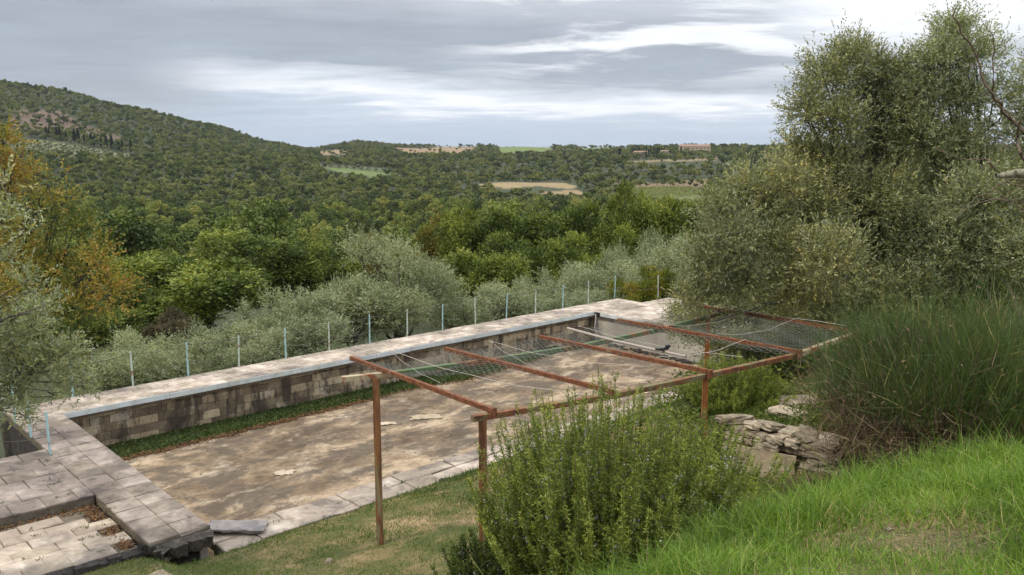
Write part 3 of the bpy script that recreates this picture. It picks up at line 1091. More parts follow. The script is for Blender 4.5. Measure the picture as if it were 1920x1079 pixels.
def joint_weeds():
    """little weeds in paving joints"""
    g = np.random.default_rng(31)
    P = []
    for k in range(90):
        a = g.random()
        if a < .12: u, v, z = g.random() * 12, 7.98 + g.normal() * .02, -.27
        elif a < .20: u, v, z = -.95 + g.normal() * .02, g.random() * 7, .0
        elif a < .8: u, v, z = -1.2 - g.random() * 4, 5.0 + g.random() * 2.5, -.13
        else: u, v, z = -1.0 - g.random() * 4, 2.35 + g.random() * 3, 0.0
        if a >= .55:
            v = round(v / .34) * .34 + g.normal() * .01
        c = W(u, v, z)
        for q in range(g.integers(4, 16)):
            P.append((c.x + g.normal() * .03, c.y + g.normal() * .03, c.z))
    P = np.array(P)
    D = unit(g.normal(size=(len(P), 3)) * np.array((.8, .8, .2)) + np.array((0, 0, .8)))
    Q = leaf_quads(P, D, .03 + g.random(len(P)) * .04, .012, g)
    tag(mob('paving_weeds', quads_to_mesh('paving_weeds', Q, g.random(len(Q)), [M_moss])), 'tiny green weeds growing in the paving joints', 'weeds', kind='stuff')


joint_weeds()

# hose hanging in the far corner
hp = [W(UE - .05, .10, -.08), W(UE - .12, .18, -.2), W(UE - .2, .2, -.55), W(UE - .12, .3, -.85), W(UE - .05, .7, -1.0), W(UE - .02, 1.4, -1.02)]
o = MB().tube(hp, .018, 6).ob('hose', flat_mat('grey_hose', (.40, .39, .35), .6), smooth_=True)
tag(o, 'pale grey hose hanging from the far corner of the pool', 'hose')
# dark pieces laid to draw the shadow edge along the end wall's foot
g_ = np.random.default_rng(8)
mb = MB()
for k in range(60):
    v = 0.3 + g_.random() * 4.2
    mb.box(W(UE - .05 - g_.random() * .25, v, -1.06 + g_.random() * .03), (.1 + g_.random() * .25, .03 + g_.random() * .05, .03), Matrix.Rotation(g_.random() * 6, 3, 'Z'))
o = mb.ob('shadow_edge', M_slabedge)
tag(o, 'dark line of pieces standing in for the shadow edge at the foot of the pale end wall', 'shadow_edge', kind='stuff')


# ------------------------------------------------------------------ fence
def fence():
    root = frame('post_fence', 9, -1.16, 0)
    tag(root, 'rusty pale blue post and wire fence around the far side of the pool', 'fence')
    inv = root.matrix_basis.inverted()
    g = np.random.default_rng(3)
    line = [(-.97, 2.72)]
    line += [(-.97, 1.31), (-.95, -.06)]
    far = [(.55 + 1.4036 * k, -1.20) for k in range(14)]
    pts = [(-1.80, 2.42)] + line + [(-.92, -1.16)] + far + [(20.6, -1.45), (21.9, -.31), (22.3, 1.1), (22.35, 2.6), (22.4, 4.1)]
    tops = []
    for k, (u, v) in enumerate(pts):
        h = .88 + g.normal() * .012
        lean = (g.normal() * .022, g.normal() * .022)
        b0 = W(u, v, -.02); b1 = W(u + lean[0], v + lean[1], h)
        m_ = M_postcream if k % 2 == 0 and k > 2 else M_postblue
        MBo = MB().beam(inv @ b0, inv @ b1, .034, .034)
        MBo.ob('post', m_, root)
        tops.append((b0, b1))
    for a in range(len(tops) - 1):
        for hh, sag in ((.93, .05), (.45, .07)):
            p0 = tops[a][0].lerp(tops[a][1], hh); p1 = tops[a + 1][0].lerp(tops[a + 1][1], hh)
            sg = sag * (.6 + g.random() * .9)
            P = [inv @ (p0.lerp(p1, t) - Vector((0, 0, 4 * sg * t * (1 - t)))) for t in np.linspace(0, 1, 9)]
            MB().tube(P, .0065, 4).ob('wire', M_wire, root)


fence()


# ------------------------------------------------------------------ pergola
def pergola():
    root = frame('pergola', 4.5, 12.8, 1.0)
    tag(root, 'rusted steel pergola frame with torn wire netting beside the empty pool', 'pergola')
    inv = root.matrix_basis.inverted()
    Fp = [(1.05, 13.57), (2.65, 14.01), (4.31, 14.22), (6.22, 14.46), (8.17, 14.35)]
    Bp = [(1.18, 10.38), (2.51, 10.85), (4.12, 11.19), (6.03, 11.17), (8.14, 10.98)]
    Z0 = 3.0
    names = ['rafter'] * 5
    for k in range(5):
        a = W(*Bp[k], Z0); b_ = W(*Fp[k], Z0)
        MB().beam(inv @ a, inv @ b_, .048, .058).ob('rafter', M_rustbar, root)
    # rear beam under the rafters, in four sections
    Rb = [(.62, 11.05), (1.30, 11.28), (2.63, 11.61), (4.30, 11.90), (6.0, 11.95), (7.55, 11.89), (8.25, 11.80)]
    for k in range(len(Rb) - 1):
        mm = M_rustcream if k == 0 else M_rustgreen
        MB().beam(inv @ W(*Rb[k], Z0 - .068), inv @ W(*Rb[k + 1], Z0 - .068), .075, .065).ob('beam', mm, root)
    Fb = [(.82, 13.50), (2.60, 13.96), (4.31, 14.20), (6.22, 14.42), (8.22, 14.33)]
    for k in range(4):
        mm = [M_rustfront, M_rustfront, M_rustfront, M_rustcream][k]
        MB().beam(inv @ W(*Fb[k], Z0 - .066), inv @ W(*Fb[k + 1], Z0 - .066), .075, .065).ob('beam', mm, root)
    # posts: square section
    for (u, v, w) in ((1.04, 11.22, .080), (.95, 13.53, .084), (4.31, 14.20, .070), (7.72, 11.86, .074)):
        g0 = gz(*W(u, v)[:2]) - .15
        MB().beam(inv @ W(u, v, g0), inv @ W(u, v, Z0 - .1), w, w).ob('post', M_rustorange if u > 4 else M_rustpost, root)
    # wire netting
    g = np.random.default_rng(4)
    c = .092
    A, B_ = [], []
    h = c * math.sqrt(3) / 2

    def fr(u, fp):
        us_ = [p[0] for p in fp]; vs_ = [p[1] for p in fp]
        return np.interp(u, us_, vs_)

    rows_ = int(4.4 / (1.5 * c / math.sqrt(3))) + 1
    s = c / math.sqrt(3)
    cells = []
    ncol = int(7.4 / c)
    for r in range(rows_):
        for q in range(ncol):
            cu = 1.0 + q * c + (c / 2 if r % 2 else 0); cv = 10.4 + r * 1.5 * s
            cells.append((cu, cv))
    cells = np.array(cells)
    u, v = cells.T
    vb = fr(u, Bp); vf = fr(u, Fp)
    t = (v - vb) / (vf - vb)
    ok = (t > 0.0) & (t < 1.0) & (u > 1.12 + 0 * v) & (u < 8.15)
    torn = (u < 4.2) & (t > .48 + .10 * np.sin(u * 3)) | ((u > 4.2) & (u < 5.9) & (t > .55 + .2 * np.sin(u * 2.2)))
    ok &= ~torn
    cells = cells[ok]

    def P3(u, v):
        vb = fr(u, Bp); vf = fr(u, Fp)
        t = np.clip((v - vb) / (vf - vb), 0, 1)
        k = np.interp(u, [p[0] for p in Bp], [0, 1, 2, 3, 4])
        bay = 4 * (k % 1) * (1 - (k % 1))
        z = Z0 + .005 - bay * .09 * (1 + .6 * np.sin(t * 5 + u)) + .015 * np.sin(u * 9 + v * 6)
        return np.stack([FLX + u * Ux + v * Vx, FLY + u * Uy + v * Vy, z], -1)
    ed = []
    for (a0, a1) in ((0, 1), (1, 2), (2, 3)):
        def corner(i):
            an = math.pi / 6 + i * math.pi / 3
            return cells[:, 0] + s * math.cos(an), cells[:, 1] + s * math.sin(an)
        ua, va = corner(a0); ub, vb_ = corner(a1)
        ed.append((P3(ua, va), P3(ub, vb_)))
    A = np.concatenate([e[0] for e in ed]); B_ = np.concatenate([e[1] for e in ed])
    V, Q = seg_tubes(A, B_, .0030, 3)
    M4 = np.array(inv)
    V = V @ M4[:3, :3].T + M4[:3, 3]
    o = mob('wire_netting', np_mesh('wire_netting', V, Q, [M_net]), root)
    o['kind'] = 'stuff'
    # slack wires across the bays
    def wirel(pts, r=.004, m_=M_netwire):
        MB().tube([inv @ Vector(p) for p in pts], r, 4).ob('slack_wire', m_, root)

    def arc(a, b_, sag, n=14):
        a = Vector(a); b_ = Vector(b_)
        return [a.lerp(b_, t) - Vector((0, 0, 4 * sag * t * (1 - t))) + Vector((0, 0, .008 * math.sin(t * 17))) for t in np.linspace(0, 1, n)]
    zt = Z0 + .05
    wirel(arc(W(1.75, 10.5, zt), W(2.2, 14.0, zt), .10))
    wirel(arc(W(1.75, 10.5, zt), W(1.22, 12.4, zt), .05), .003)
    wirel(arc(W(3.2, 11.05, zt), W(2.6, 12.9, zt), .05), .003)
    wirel(arc(W(3.2, 11.05, zt), W(3.75, 13.6, zt), .08), .003)
    wirel(arc(W(5.0, 11.2, zt), W(5.2, 14.2, zt), .08), .003)
    wirel(arc(W(6.1, 12.1, zt), W(8.1, 12.4, zt), .10), .005)
    wirel(arc(W(6.15, 13.1, zt), W(8.15, 13.3, zt), .10), .005)
    wirel(arc(W(8.2, 11.0, zt), W(8.2, 14.2, zt + .02), .02, 20), .006)
    wirel(arc(W(4.3, 13.4, zt), W(6.2, 13.6, zt), .09), .004)
    wirel(arc(W(.93, 13.2, Z0 - .1), W(4.3, 14.2, Z0 - .75), .05), .003)
    # bolts plates at the joints
    for (u, v) in ((1.05, 13.6), (4.31, 14.27), (6.22, 14.5), (8.17, 14.4)):
        MB().box(inv @ W(u, v, Z0 - .03), (.10, .02, .12)).ob('joint_plate', M_rustbar, root)
    # pale pole lying on the net
    pole = MB().tube([W(4.70, 11.25, 3.06), W(4.72, 12.1, 3.02), W(4.66, 12.9, 3.03), W(4.60, 13.66, 3.05)], [.022, .021, .020, .017], 7).ob('wooden_pole', M_pole, smooth_=True)
    tag(pole, 'thin pale weathered pole lying across the pergola between two rusty rafters', 'pole')
    cl = MB()
    c0 = W(4.63, 13.25, 3.085)
    cl.box(c0, (.16, .05, .035), ROT); cl.box(c0 + Vector((.06, .02, .03)), (.07, .04, .04), ROT); cl.box(c0 + Vector((-.09, -.03, .0)), (.05, .07, .025), ROT)
    tag(cl.ob('plastic_clip', M_black), 'small black plastic piece caught on the pale pole', 'clip')


pergola()


# ------------------------------------------------------------------ rocks and stone wall
def rock_mesh(name, dx, dy, dz, g, mat, n=1):
    """rough boulder: box subdivided and jittered"""
    k = 4
    V = []; Q = []; idx = {}
    def vid(i, j, l):
        if (i, j, l) not in idx:
            p = np.array((i, j, l), float) / k * 2 - 1
            r = np.linalg.norm(p) / max(abs(p).max(), 1e-6)
            p = p / (r ** .22)
            p = p * (1 + g.normal() * .04) + g.normal(size=3) * .05
            idx[(i, j, l)] = len(V); V.append(p * np.array((dx, dy, dz)) / 2)
        return idx[(i, j, l)]
    for a in range(k):
        for b_ in range(k):
            for s in (0, k):
                f = [(a, b_), (a + 1, b_), (a + 1, b_ + 1), (a, b_ + 1)]
                if s == 0: f = f[::-1]
                Q.append([vid(i, j, s) for i, j in f])
                Q.append([vid(s, i, j) for i, j in f])
                Q.append([vid(j, s, i) for i, j in f])
    return np_mesh(name, V, np.array(Q), [mat])


def stone_wall():
    g = np.random.default_rng(17)
    a = W(4.36, 14.52, 0); b_ = W(4.62, 15.95, 0)
    ang = math.atan2(b_.y - a.y, b_.x - a.x)
    L = (b_ - a).length
    root = empty('dry_stone_wall', (a.x, a.y, 1.9)); root.rotation_euler = (0, 0, ang)
    tag(root, 'ruined low stone wall with a large flat pale slab at the foot of the pergola', 'wall')
    M_d = M_rock
    x = 0
    for r, (z, h) in enumerate([(-.29, .10), (-.20, .09), (-.11, .09), (-.02, .09), (.07, .09), (.16, .09), (.25, .09), (.34, .10), (.43, .09)]):
        x = g.random() * .1
        while x < L:
            w = .12 + g.random() * .24
            if .15 < x + w / 2 < 1.05 and r in (3, 4, 5, 6):
                x += w; continue
            if r == 8 and g.random() < .2: x += w; continue
            for (yy, dd) in ((-.13, .26), (.14, .26)):
                o = mob('stone', rock_mesh('stone', w * 1.06, dd, h * (1.0 + g.random() * .2), g, M_d), root)
                o.location = (x + w / 2, yy + g.normal() * .02, z + g.normal() * .008)
                o.rotation_euler = (g.normal() * .05, g.normal() * .05, g.normal() * .08)
            x += w
    sl_ = mob('slab', jagged_slab('slab', .92, .36, .09, stone_mat('smooth_slab', (.26, .205, .14), (.40, .32, .215), (.50, .41, .28), 3, .1, darkamt=.3), 9, 7, .03), root)
    sl_.location = (.58, -.24, .10); sl_.rotation_euler = (R(90), R(-3), 0)
    # flat cap slabs
    for k, (xx, w, zc) in enumerate([(.10, .26, .51), (.37, .22, .495), (.62, .25, .52), (.86, .20, .49), (1.08, .24, .50), (1.33, .22, .47)]):
        o = mob('cap_stone', rock_mesh('cap_stone', w, .34 + .16 * g.random(), .07 + .05 * g.random(), g, M_rock), root)
        o.location = (xx, g.normal() * .04, zc); o.rotation_euler = (g.normal() * .12, g.normal() * .12, g.normal() * .3)


stone_wall()


def rock_at(px_, py_, Y, s, label, flat=.6, name='rock', g=np.random.default_rng(5), mat=None):
    p = sight(px_, py_, Y)
    z = gz(p.x, p.y)
    o = mob(name, rock_mesh(name, s, s * .75, s * flat, g, mat or M_rock), loc=(p.x, p.y, z + s * flat * .2))
    o.rotation_euler = (0, 0, g.random() * 6)
    tag(o, label, 'rock')


rock_at(1318, 808, 10.6, .36, 'upright pale rock at the foot of the right rusty post', 1.2)
rock_at(1352, 868, 9.6, .16, 'small cream rock left of the stone wall among rosemary')
rock_at(1425, 890, 9.2, .12, 'small round cream stone below the stone wall')
rock_at(1525, 940, 7.9, .30, 'grey rock half buried in the weeds below the broom')
rock_at(1490, 948, 7.7, .18, 'smaller grey rock beside the half buried one')
rock_at(616, 1041, 10.8, .11, 'small ochre stone lying in the short grass left of the rusty post')
rock_at(300, 1075, 10.9, .45, 'large buff stone in the grass at the bottom edge', .25)
rock_at(1497, 775, 12.0, .62, 'broad flat pale flagstone in the grass behind the stone wall', .14)
rock_at(1475, 800, 11.4, .48, 'second flat flagstone just behind the top of the stone wall', .14)
rock_at(1590, 905, 6.6, .06, 'tiny pebble on the bare soil of the grass bank')
rock_at(1665, 1012, 5.0, .05, 'small pale pebble on the bare patch of the bank')
rock_at(1725, 980, 5.2, .06, 'small white pebble at the top of the bare patch')


# ------------------------------------------------------------------ grass
def in_frustum_uv(n, g, u0, u1, v0, v1):
    return u0 + g.random(n) * (u1 - u0), v0 + g.random(n) * (v1 - v0)


def proj(P):
    """photograph pixel of world points (for thinning what lies outside the frame)"""
    d = P - np.array((0, 0, EYE))
    fwd = d[:, 1] * CP - d[:, 2] * SP
    upp = d[:, 1] * SP + d[:, 2] * CP
    fwd = np.maximum(fwd, .05)
    return 960 + F * d[:, 0] / fwd, 540 - F * upp / fwd


def grass_points(n, g, x0, x1, y0, y1, margin=260):
    x = x0 + g.random(n) * (x1 - x0); y = y0 + g.random(n) * (y1 - y0)
    u, v = loc_uv(x, y)
    z = bank_z(u, v)
    P = np.stack([x, y, z], 1)
    px, py = proj(P)
    ok = (px > -margin) & (px < 1920 + margin) & (py < 1079 + margin) & (y > 1.0)
    return P[ok], u[ok], v[ok]


def foreground_grass():
    g = np.random.default_rng(51)
    P, u, v = grass_points(330000, g, -1.2, 6.2, 2.6, 8.6)
    px, py = proj(P)
    dens = wob(P[:, 0], P[:, 1], .33, 1.1) * .5 + .5
    # bare patch on the bank
    bare = np.exp(-(((px - 1740) / 210) ** 2 + ((py - 1015) / 52) ** 2) * 1.2)
    bare = np.maximum(bare, np.exp(-(((px - 1660) / 170) ** 2 + ((py - 1095) / 35) ** 2)))
    keep = (g.random(len(P)) < (.30 + .7 * dens) * (1 - .93 * bare)) & (v > 16.9)
    P, dens, bare, v = P[keep], dens[keep], bare[keep], v[keep]
    tall = smooth((wob(P[:, 0], P[:, 1], .5, 4.2) * .5 + .5 - .25) * 2)
    n = len(P)
    L = (.04 + .22 * g.random(n) ** 1.6 * (.22 + 1.1 * tall)) * (1 - .55 * bare) + .02
    L = np.where(g.random(n) < .05, L * 1.7, L)
    D = unit(np.stack([g.normal(size=n) * .38, g.normal(size=n) * .38, np.ones(n)], 1))
    Q = blades(P - np.array((0, 0, .01)), D, L, .0042 + .0045 * g.random(n), .25 + .9 * g.random(n), 3, g)
    tn = np.clip(.42 + .22 * wob(P[:, 0], P[:, 1], .6, 2.7) + .16 * wob(P[:, 0], P[:, 1], .17, .7) + g.normal(size=n) * .2, 0, .92)
    tn = np.where(g.random(n) < .02 + .12 * bare, 1, tn)
    tag(mob('lush_grass', quads_to_mesh('lush_grass', Q, np.tile(tn, 3), [M_grass])), 'tall bright green grass on the bank in the right foreground', 'grass', kind='stuff')
    return n


foreground_grass()


def slope_grass():
    g = np.random.default_rng(52)
    P, u, v = grass_points(300000, g, -9.5, 6.5, 6.5, 17)
    edge = np.where(u < -.75, 7.70, 8.42) + .08 * wob(u, u * .3, .35, 1.0)
    dens = wob(P[:, 0], P[:, 1], .42, .3) * .5 + .5
    dens2 = wob(P[:, 0], P[:, 1], 1.3, 5.3) * .5 + .5
    keep = (v > edge) & (v < 17.3) & (g.random(len(P)) < .28 + 1.1 * dens ** 1.6 * dens2 + .5 * np.exp(-(v - edge) / .35))
    P, dens, u, v = P[keep], dens[keep], u[keep], v[keep]
    n = len(P)
    nearwall = smooth((u - 2.5) / 1.5)
    L = .018 + .085 * g.random(n) ** 1.5 * (.15 + dens * 1.1) + .06 * g.random(n) * nearwall
    D = unit(np.stack([g.normal(size=n) * .6, g.normal(size=n) * .6, np.ones(n)], 1))
    Q = blades(P, D, L, .006 + .007 * g.random(n), .3 + .5 * g.random(n), 2, g)
    tn = np.clip(.62 - .30 * dens + .22 * wob(P[:, 0], P[:, 1], .5, 1.7) + g.normal(size=n) * .22 - .25 * nearwall, 0, 1)
    tag(mob('short_grass', quads_to_mesh('short_grass', Q, np.tile(tn, 2), [M_grass2])), 'short patchy grass on the slope between the pool edge and the camera', 'grass', kind='stuff')


slope_grass()


def dry_straw():
    g = np.random.default_rng(53)
    P, u, v = grass_points(60000, g, 1.0, 5.0, 3.4, 6.2)
    px, py = proj(P)
    w = np.exp(-(((px - 1740) / 200) ** 2 + ((py - 1012) / 48) ** 2) * 1.2)
    P = P[g.random(len(P)) < w * .35]
    D = unit(g.normal(size=(len(P), 3)) * np.array((1, 1, .15)))
    Q = blades(P + np.array((0, 0, .006)), D, .02 + .05 * g.random(len(P)), .004, .2, 2, g)
    tag(mob('dry_straw', quads_to_mesh('dry_straw', Q, .45 + .55 * g.random(len(Q)), [M_dead])), 'dry cut straw over the bare soil of the grass bank', 'straw', kind='stuff')


dry_straw()


# ------------------------------------------------------------------ trees
def clump_points(lobes, n, g, shell=.55, gaps=.0, up=0.0):
    """points in a union of ellipsoids; lobes (k,6): centre, radii.  Returns P and outward direction"""
    lobes = np.asarray(lobes, float)
    w = (lobes[:, 3] * lobes[:, 4] * lobes[:, 5]) ** (2 / 3.)
    k = g.choice(len(lobes), n, p=w / w.sum())
    d = rand_dirs(n, g)
    if up: d = unit(d + np.array((0, 0, up)))
    r = (shell + (1 - shell) * g.random(n)) * (g.random(n) ** .25)
    P = lobes[k, :3] + d * lobes[k, 3:] * r[:, None]
    if gaps:
        f = (np.sin(P[:, 0] * 5.1 + k) * np.cos(P[:, 1] * 4.3 + 1.3 * k) + np.sin(P[:, 2] * 5.7 + P[:, 0] * 2.3 + k)) / 2
        ok = f > -1 + gaps
        P, d, k = P[ok], d[ok], k[ok]
    return P, d, k


def limbs(mb, base, lobes, g, r0, trunk_top, wander=.15, sub=3, subr=.25):
    """tapered trunk, limbs to each clump and side twigs within the clump"""
    base = np.array(base, float); tt = np.array(trunk_top, float)
    n = 6
    pts = [base + (tt - base) * (i / n) + np.array((g.normal(), g.normal(), 0)) * wander * .5 * (0 < i < n) for i in range(n + 1)]
    mb.tube(pts, np.linspace(r0 * 1.25, r0 * .7, n + 1), 8)
    for L in np.asarray(lobes, float):
        c = L[:3]
        start = pts[g.integers(3, n + 1)]
        d = c - start
        q = [start + d * t + g.normal(size=3) * wander * np.linalg.norm(d) * .12 * math.sin(t * 3.1) + np.array((0, 0, 1)) * np.linalg.norm(d) * .08 * math.sin(t * 3.1) for t in np.linspace(0, 1, 6)]
        mb.tube(q, np.linspace(r0 * .32, r0 * .07, 6), 5)
        for s in range(sub):
            dd = rand_dirs(1, g)[0] * L[3:] * .95
            st = q[g.integers(3, 6)]
            e = c + dd
            qq = [st + (e - st) * t + g.normal(size=3) * .03 for t in np.linspace(0, 1, 4)]
            mb.tube(qq, np.linspace(r0 * .11, r0 * .025, 4), 4)


def sprig_leaves(P, d, g, n_per, length, leafL, leafW, updir=.5, droop=0.0):
    """each point grows a sprig that carries n_per leaves"""
    n = len(P)
    D = unit(d * .8 + rand_dirs(n, g) * .5 + np.array((0, 0, updir)))
    t = (np.arange(n_per) + .5) / n_per
    base = P[:, None] + D[:, None] * (t[None, :, None] * length) * (0.6 + .8 * g.random((n, 1, 1)))
    base[..., 2] -= droop * (t ** 2)[None]
    LD = unit(D[:, None] * .75 + g.normal(size=(n, n_per, 3)) * .55)
    m_ = n * n_per
    Q = leaf_quads(base.reshape(-1, 3), LD.reshape(-1, 3), leafL * (.7 + .6 * g.random(m_)), leafW * (.7 + .6 * g.random(m_)), g)
    sid = np.repeat(np.arange(n), n_per)
    return Q, sid


def tint_of(Q, sid, nP, g, base=.42, spread=.2, leafs=.12, clumpP=None, ph=0.0):
    s = g.normal(size=nP) * spread * .6
    if clumpP is not None:
        s = s + .5 * spread * (np.sin(clumpP[:, 0] * 2.1 + ph) + np.cos(clumpP[:, 2] * 2.4 + ph * 2))
    return np.clip(base + s[sid] + g.normal(size=len(Q)) * leafs, 0, 1)


def make_tree(name, lobes, base, trunk_top, r0, mats, nsprig, n_per, slen, lL, lW, seed, shell=.5, gaps=.35, up=.5, sub=3, tintb=.42, spread=.22, label=None, cat='tree', group=None, wander=.15, special=None):
    """thing: Empty at the base > trunk, crown.  lobes in coordinates relative to the base"""
    g = np.random.default_rng(seed)
    root = empty(name, base)
    mb = MB()
    limbs(mb, (0, 0, -.3), lobes, g, r0, trunk_top, wander, sub)
    mb.ob('trunk', mats[1], root, smooth_=True)
    P, d, k = clump_points(lobes, nsprig, g, shell, gaps, .15)
    Q, sid = sprig_leaves(P, d, g, n_per, slen, lL, lW, up)
    tn = tint_of(Q, sid, len(P), g, tintb, spread, .12, P, seed * .7)
    if special is not None:
        tn = special(P, sid, tn, g)
    mob('crown', quads_to_mesh('crown', Q, tn, [mats[0]]), root)
    if label: tag(root, label, cat, group)
    return root


def copy_tree(src, loc, rz, sc, label, group=None, szz=None):
    r = src.copy(); COL.objects.link(r)
    r.location = loc; r.rotation_euler = (0, 0, rz); r.scale = (sc, sc, szz or sc)
    r['label'] = label
    if group: r['group'] = group
    elif 'group' in r: del r['group']
    for ch in src.children:
        c = ch.copy(); COL.objects.link(c); c.parent = r
    return r


def lobes_from_sight(lst, base, g, jitY=.8):
    out = []
    for (px_, py_, Y, r, *rest) in lst:
        p = sight(px_, py_, Y + g.normal() * jitY * .5)
        rr = r * Y / F
        rz_ = rr * (rest[0] if rest else 1.0)
        out.append((p.x - base[0], p.y - base[1], p.z - base[2], rr, rr * 1.1, rz_))
    return out


# --- big olives on the right
gA = np.random.default_rng(61)
def base_at(px_, Y):
    X = (px_ - 960) / F * Y / .96
    return (X, Y, gz(X, Y))


bA = base_at(1600, 16.5)
LA = lobes_from_sight([
    (1590, 120, 16.5, 48, 1.1), (1545, 150, 16.5, 45, 1.1), (1620, 175, 16.8, 45), (1515, 215, 16.3, 45), (1575, 235, 16.6, 50), (1660, 200, 17, 48),
    (1505, 290, 16.2, 45), (1560, 320, 16.5, 55), (1640, 280, 17, 45), (1690, 300, 17, 55), (1690, 215, 16.6, 42), (1665, 150, 16.8, 30), (1705, 255, 16.4, 40), (1655, 240, 16.5, 42), (1610, 100, 16.6, 26), (1705, 170, 16.6, 34), (1698, 130, 16.7, 24), (1640, 130, 16.7, 34), (1470, 350, 15.8, 50), (1530, 400, 15.6, 65),
    (1420, 405, 15.4, 55), (1370, 440, 15.2, 55), (1455, 470, 15.2, 65), (1330, 500, 15.0, 50), (1395, 535, 14.9, 55), (1310, 560, 15.2, 40),
    (1480, 550, 15, 60), (1560, 490, 15.5, 70), (1560, 580, 15.5, 60), (1640, 380, 16.5, 70), (1650, 480, 16.3, 70), (1630, 570, 16.2, 60),
    (1345, 395, 15.6, 35), (1400, 355, 15.8, 35), (1300, 620, 15.6, 35)], bA, gA)


def yellowing(cx=None):
    def f(P, sid, tn, g):
        h = np.sin(P[:, 0] * 1.9 + 1) * np.cos(P[:, 2] * 1.7) + .4 * np.sin(P[:, 1] * 4)
        low = 1 / (1 + np.exp((P[:, 2] - 3.2) * 1.3))
        y = (g.random(len(P)) < .10 + .38 * low * (h > -.1))
        return np.clip(tn + np.where(y[sid], .33, 0) * (.4 + g.random(len(tn)) * .8), 0, 1)
    return f


make_tree('olive_tree', LA, bA, (-.2, .0, 2.3), .16, (M_olive_y, M_bark), 12500, 13, .36, .072, .020, 61, .12, .42, .45, 5, .42, .22,
          'large yellowing olive tree on the right with a twin topped crown leaning over the pergola', special=yellowing())
bB = base_at(1800, 16.0)
LB = lobes_from_sight([
    (1790, 70, 16, 48, 1.1), (1760, 120, 16, 50), (1830, 120, 16, 50), (1735, 180, 16, 48), (1800, 190, 16, 58), (1860, 200, 16, 50),
    (1720, 260, 16.3, 55), (1790, 280, 16, 62), (1860, 290, 16, 60), (1750, 360, 16, 68), (1830, 380, 15.8, 70), (1890, 370, 15.8, 55),
    (1720, 450, 15.8, 70), (1800, 470, 15.5, 75), (1880, 470, 15.3, 70), (1710, 550, 15.6, 65), (1790, 560, 15.3, 70), (1870, 570, 15.2, 70)], bB, gA)
make_tree('olive_tree', LB, bB, (.1, 0, 2.2), .14, (M_olive, M_bark), 10500, 13, .36, .070, .0195, 62, .12, .42, .5, 5, .45, .22,
          'tallest olive tree at the right, its narrow crown reaching near the top of the photograph', special=yellowing())
bC = base_at(2040, 15.0)
LC = lobes_from_sight([(1960, 160, 15.5, 70), (1930, 250, 15.5, 60), (2040, 250, 15, 80), (1950, 360, 15, 70), (2060, 380, 15, 80), (1960, 470, 14.8, 75),
                       (2050, 500, 15, 80), (1960, 560, 14.6, 70), (2140, 420, 15, 90), (2120, 250, 15, 80)], bC, gA)
make_tree('olive_tree', LC, bC, (0, 0, 2.2), .15, (M_olive, M_bark), 5000, 13, .36, .070, .0195, 63, .15, .4, .5, 4, .5, .22,
          'olive tree cut by the right edge of the photograph')
# a further olive behind, closing the base of the group
bD = base_at(1480, 19.5)
LD_ = lobes_from_sight([(1400, 480, 19, 60), (1330, 560, 19, 50), (1450, 560, 18.5, 60), (1530, 560, 18, 60), (1620, 560, 18, 60), (1720, 560, 17.8, 60), (1340, 480, 20, 50),
                        (1280, 600, 19.5, 30), (1480, 620, 17.5, 50), (1560, 630, 17, 40), (1310, 600, 18, 34), (1360, 600, 17.5, 40), (1410, 610, 17.2, 40), (1340, 650, 17, 34), (1400, 660, 16.6, 38), (1460, 660, 16.4, 38), (1520, 655, 16.2, 34)], bD, gA)
make_tree('olive_tree', LD_, bD, (0, 0, 1.4), .14, (M_olive_y, M_bark), 8000, 12, .34, .080, .022, 64, .15, .3, .35, 3, .3, .2,
          'low dark olive behind the pergola corner under the large yellowing one', special=yellowing())


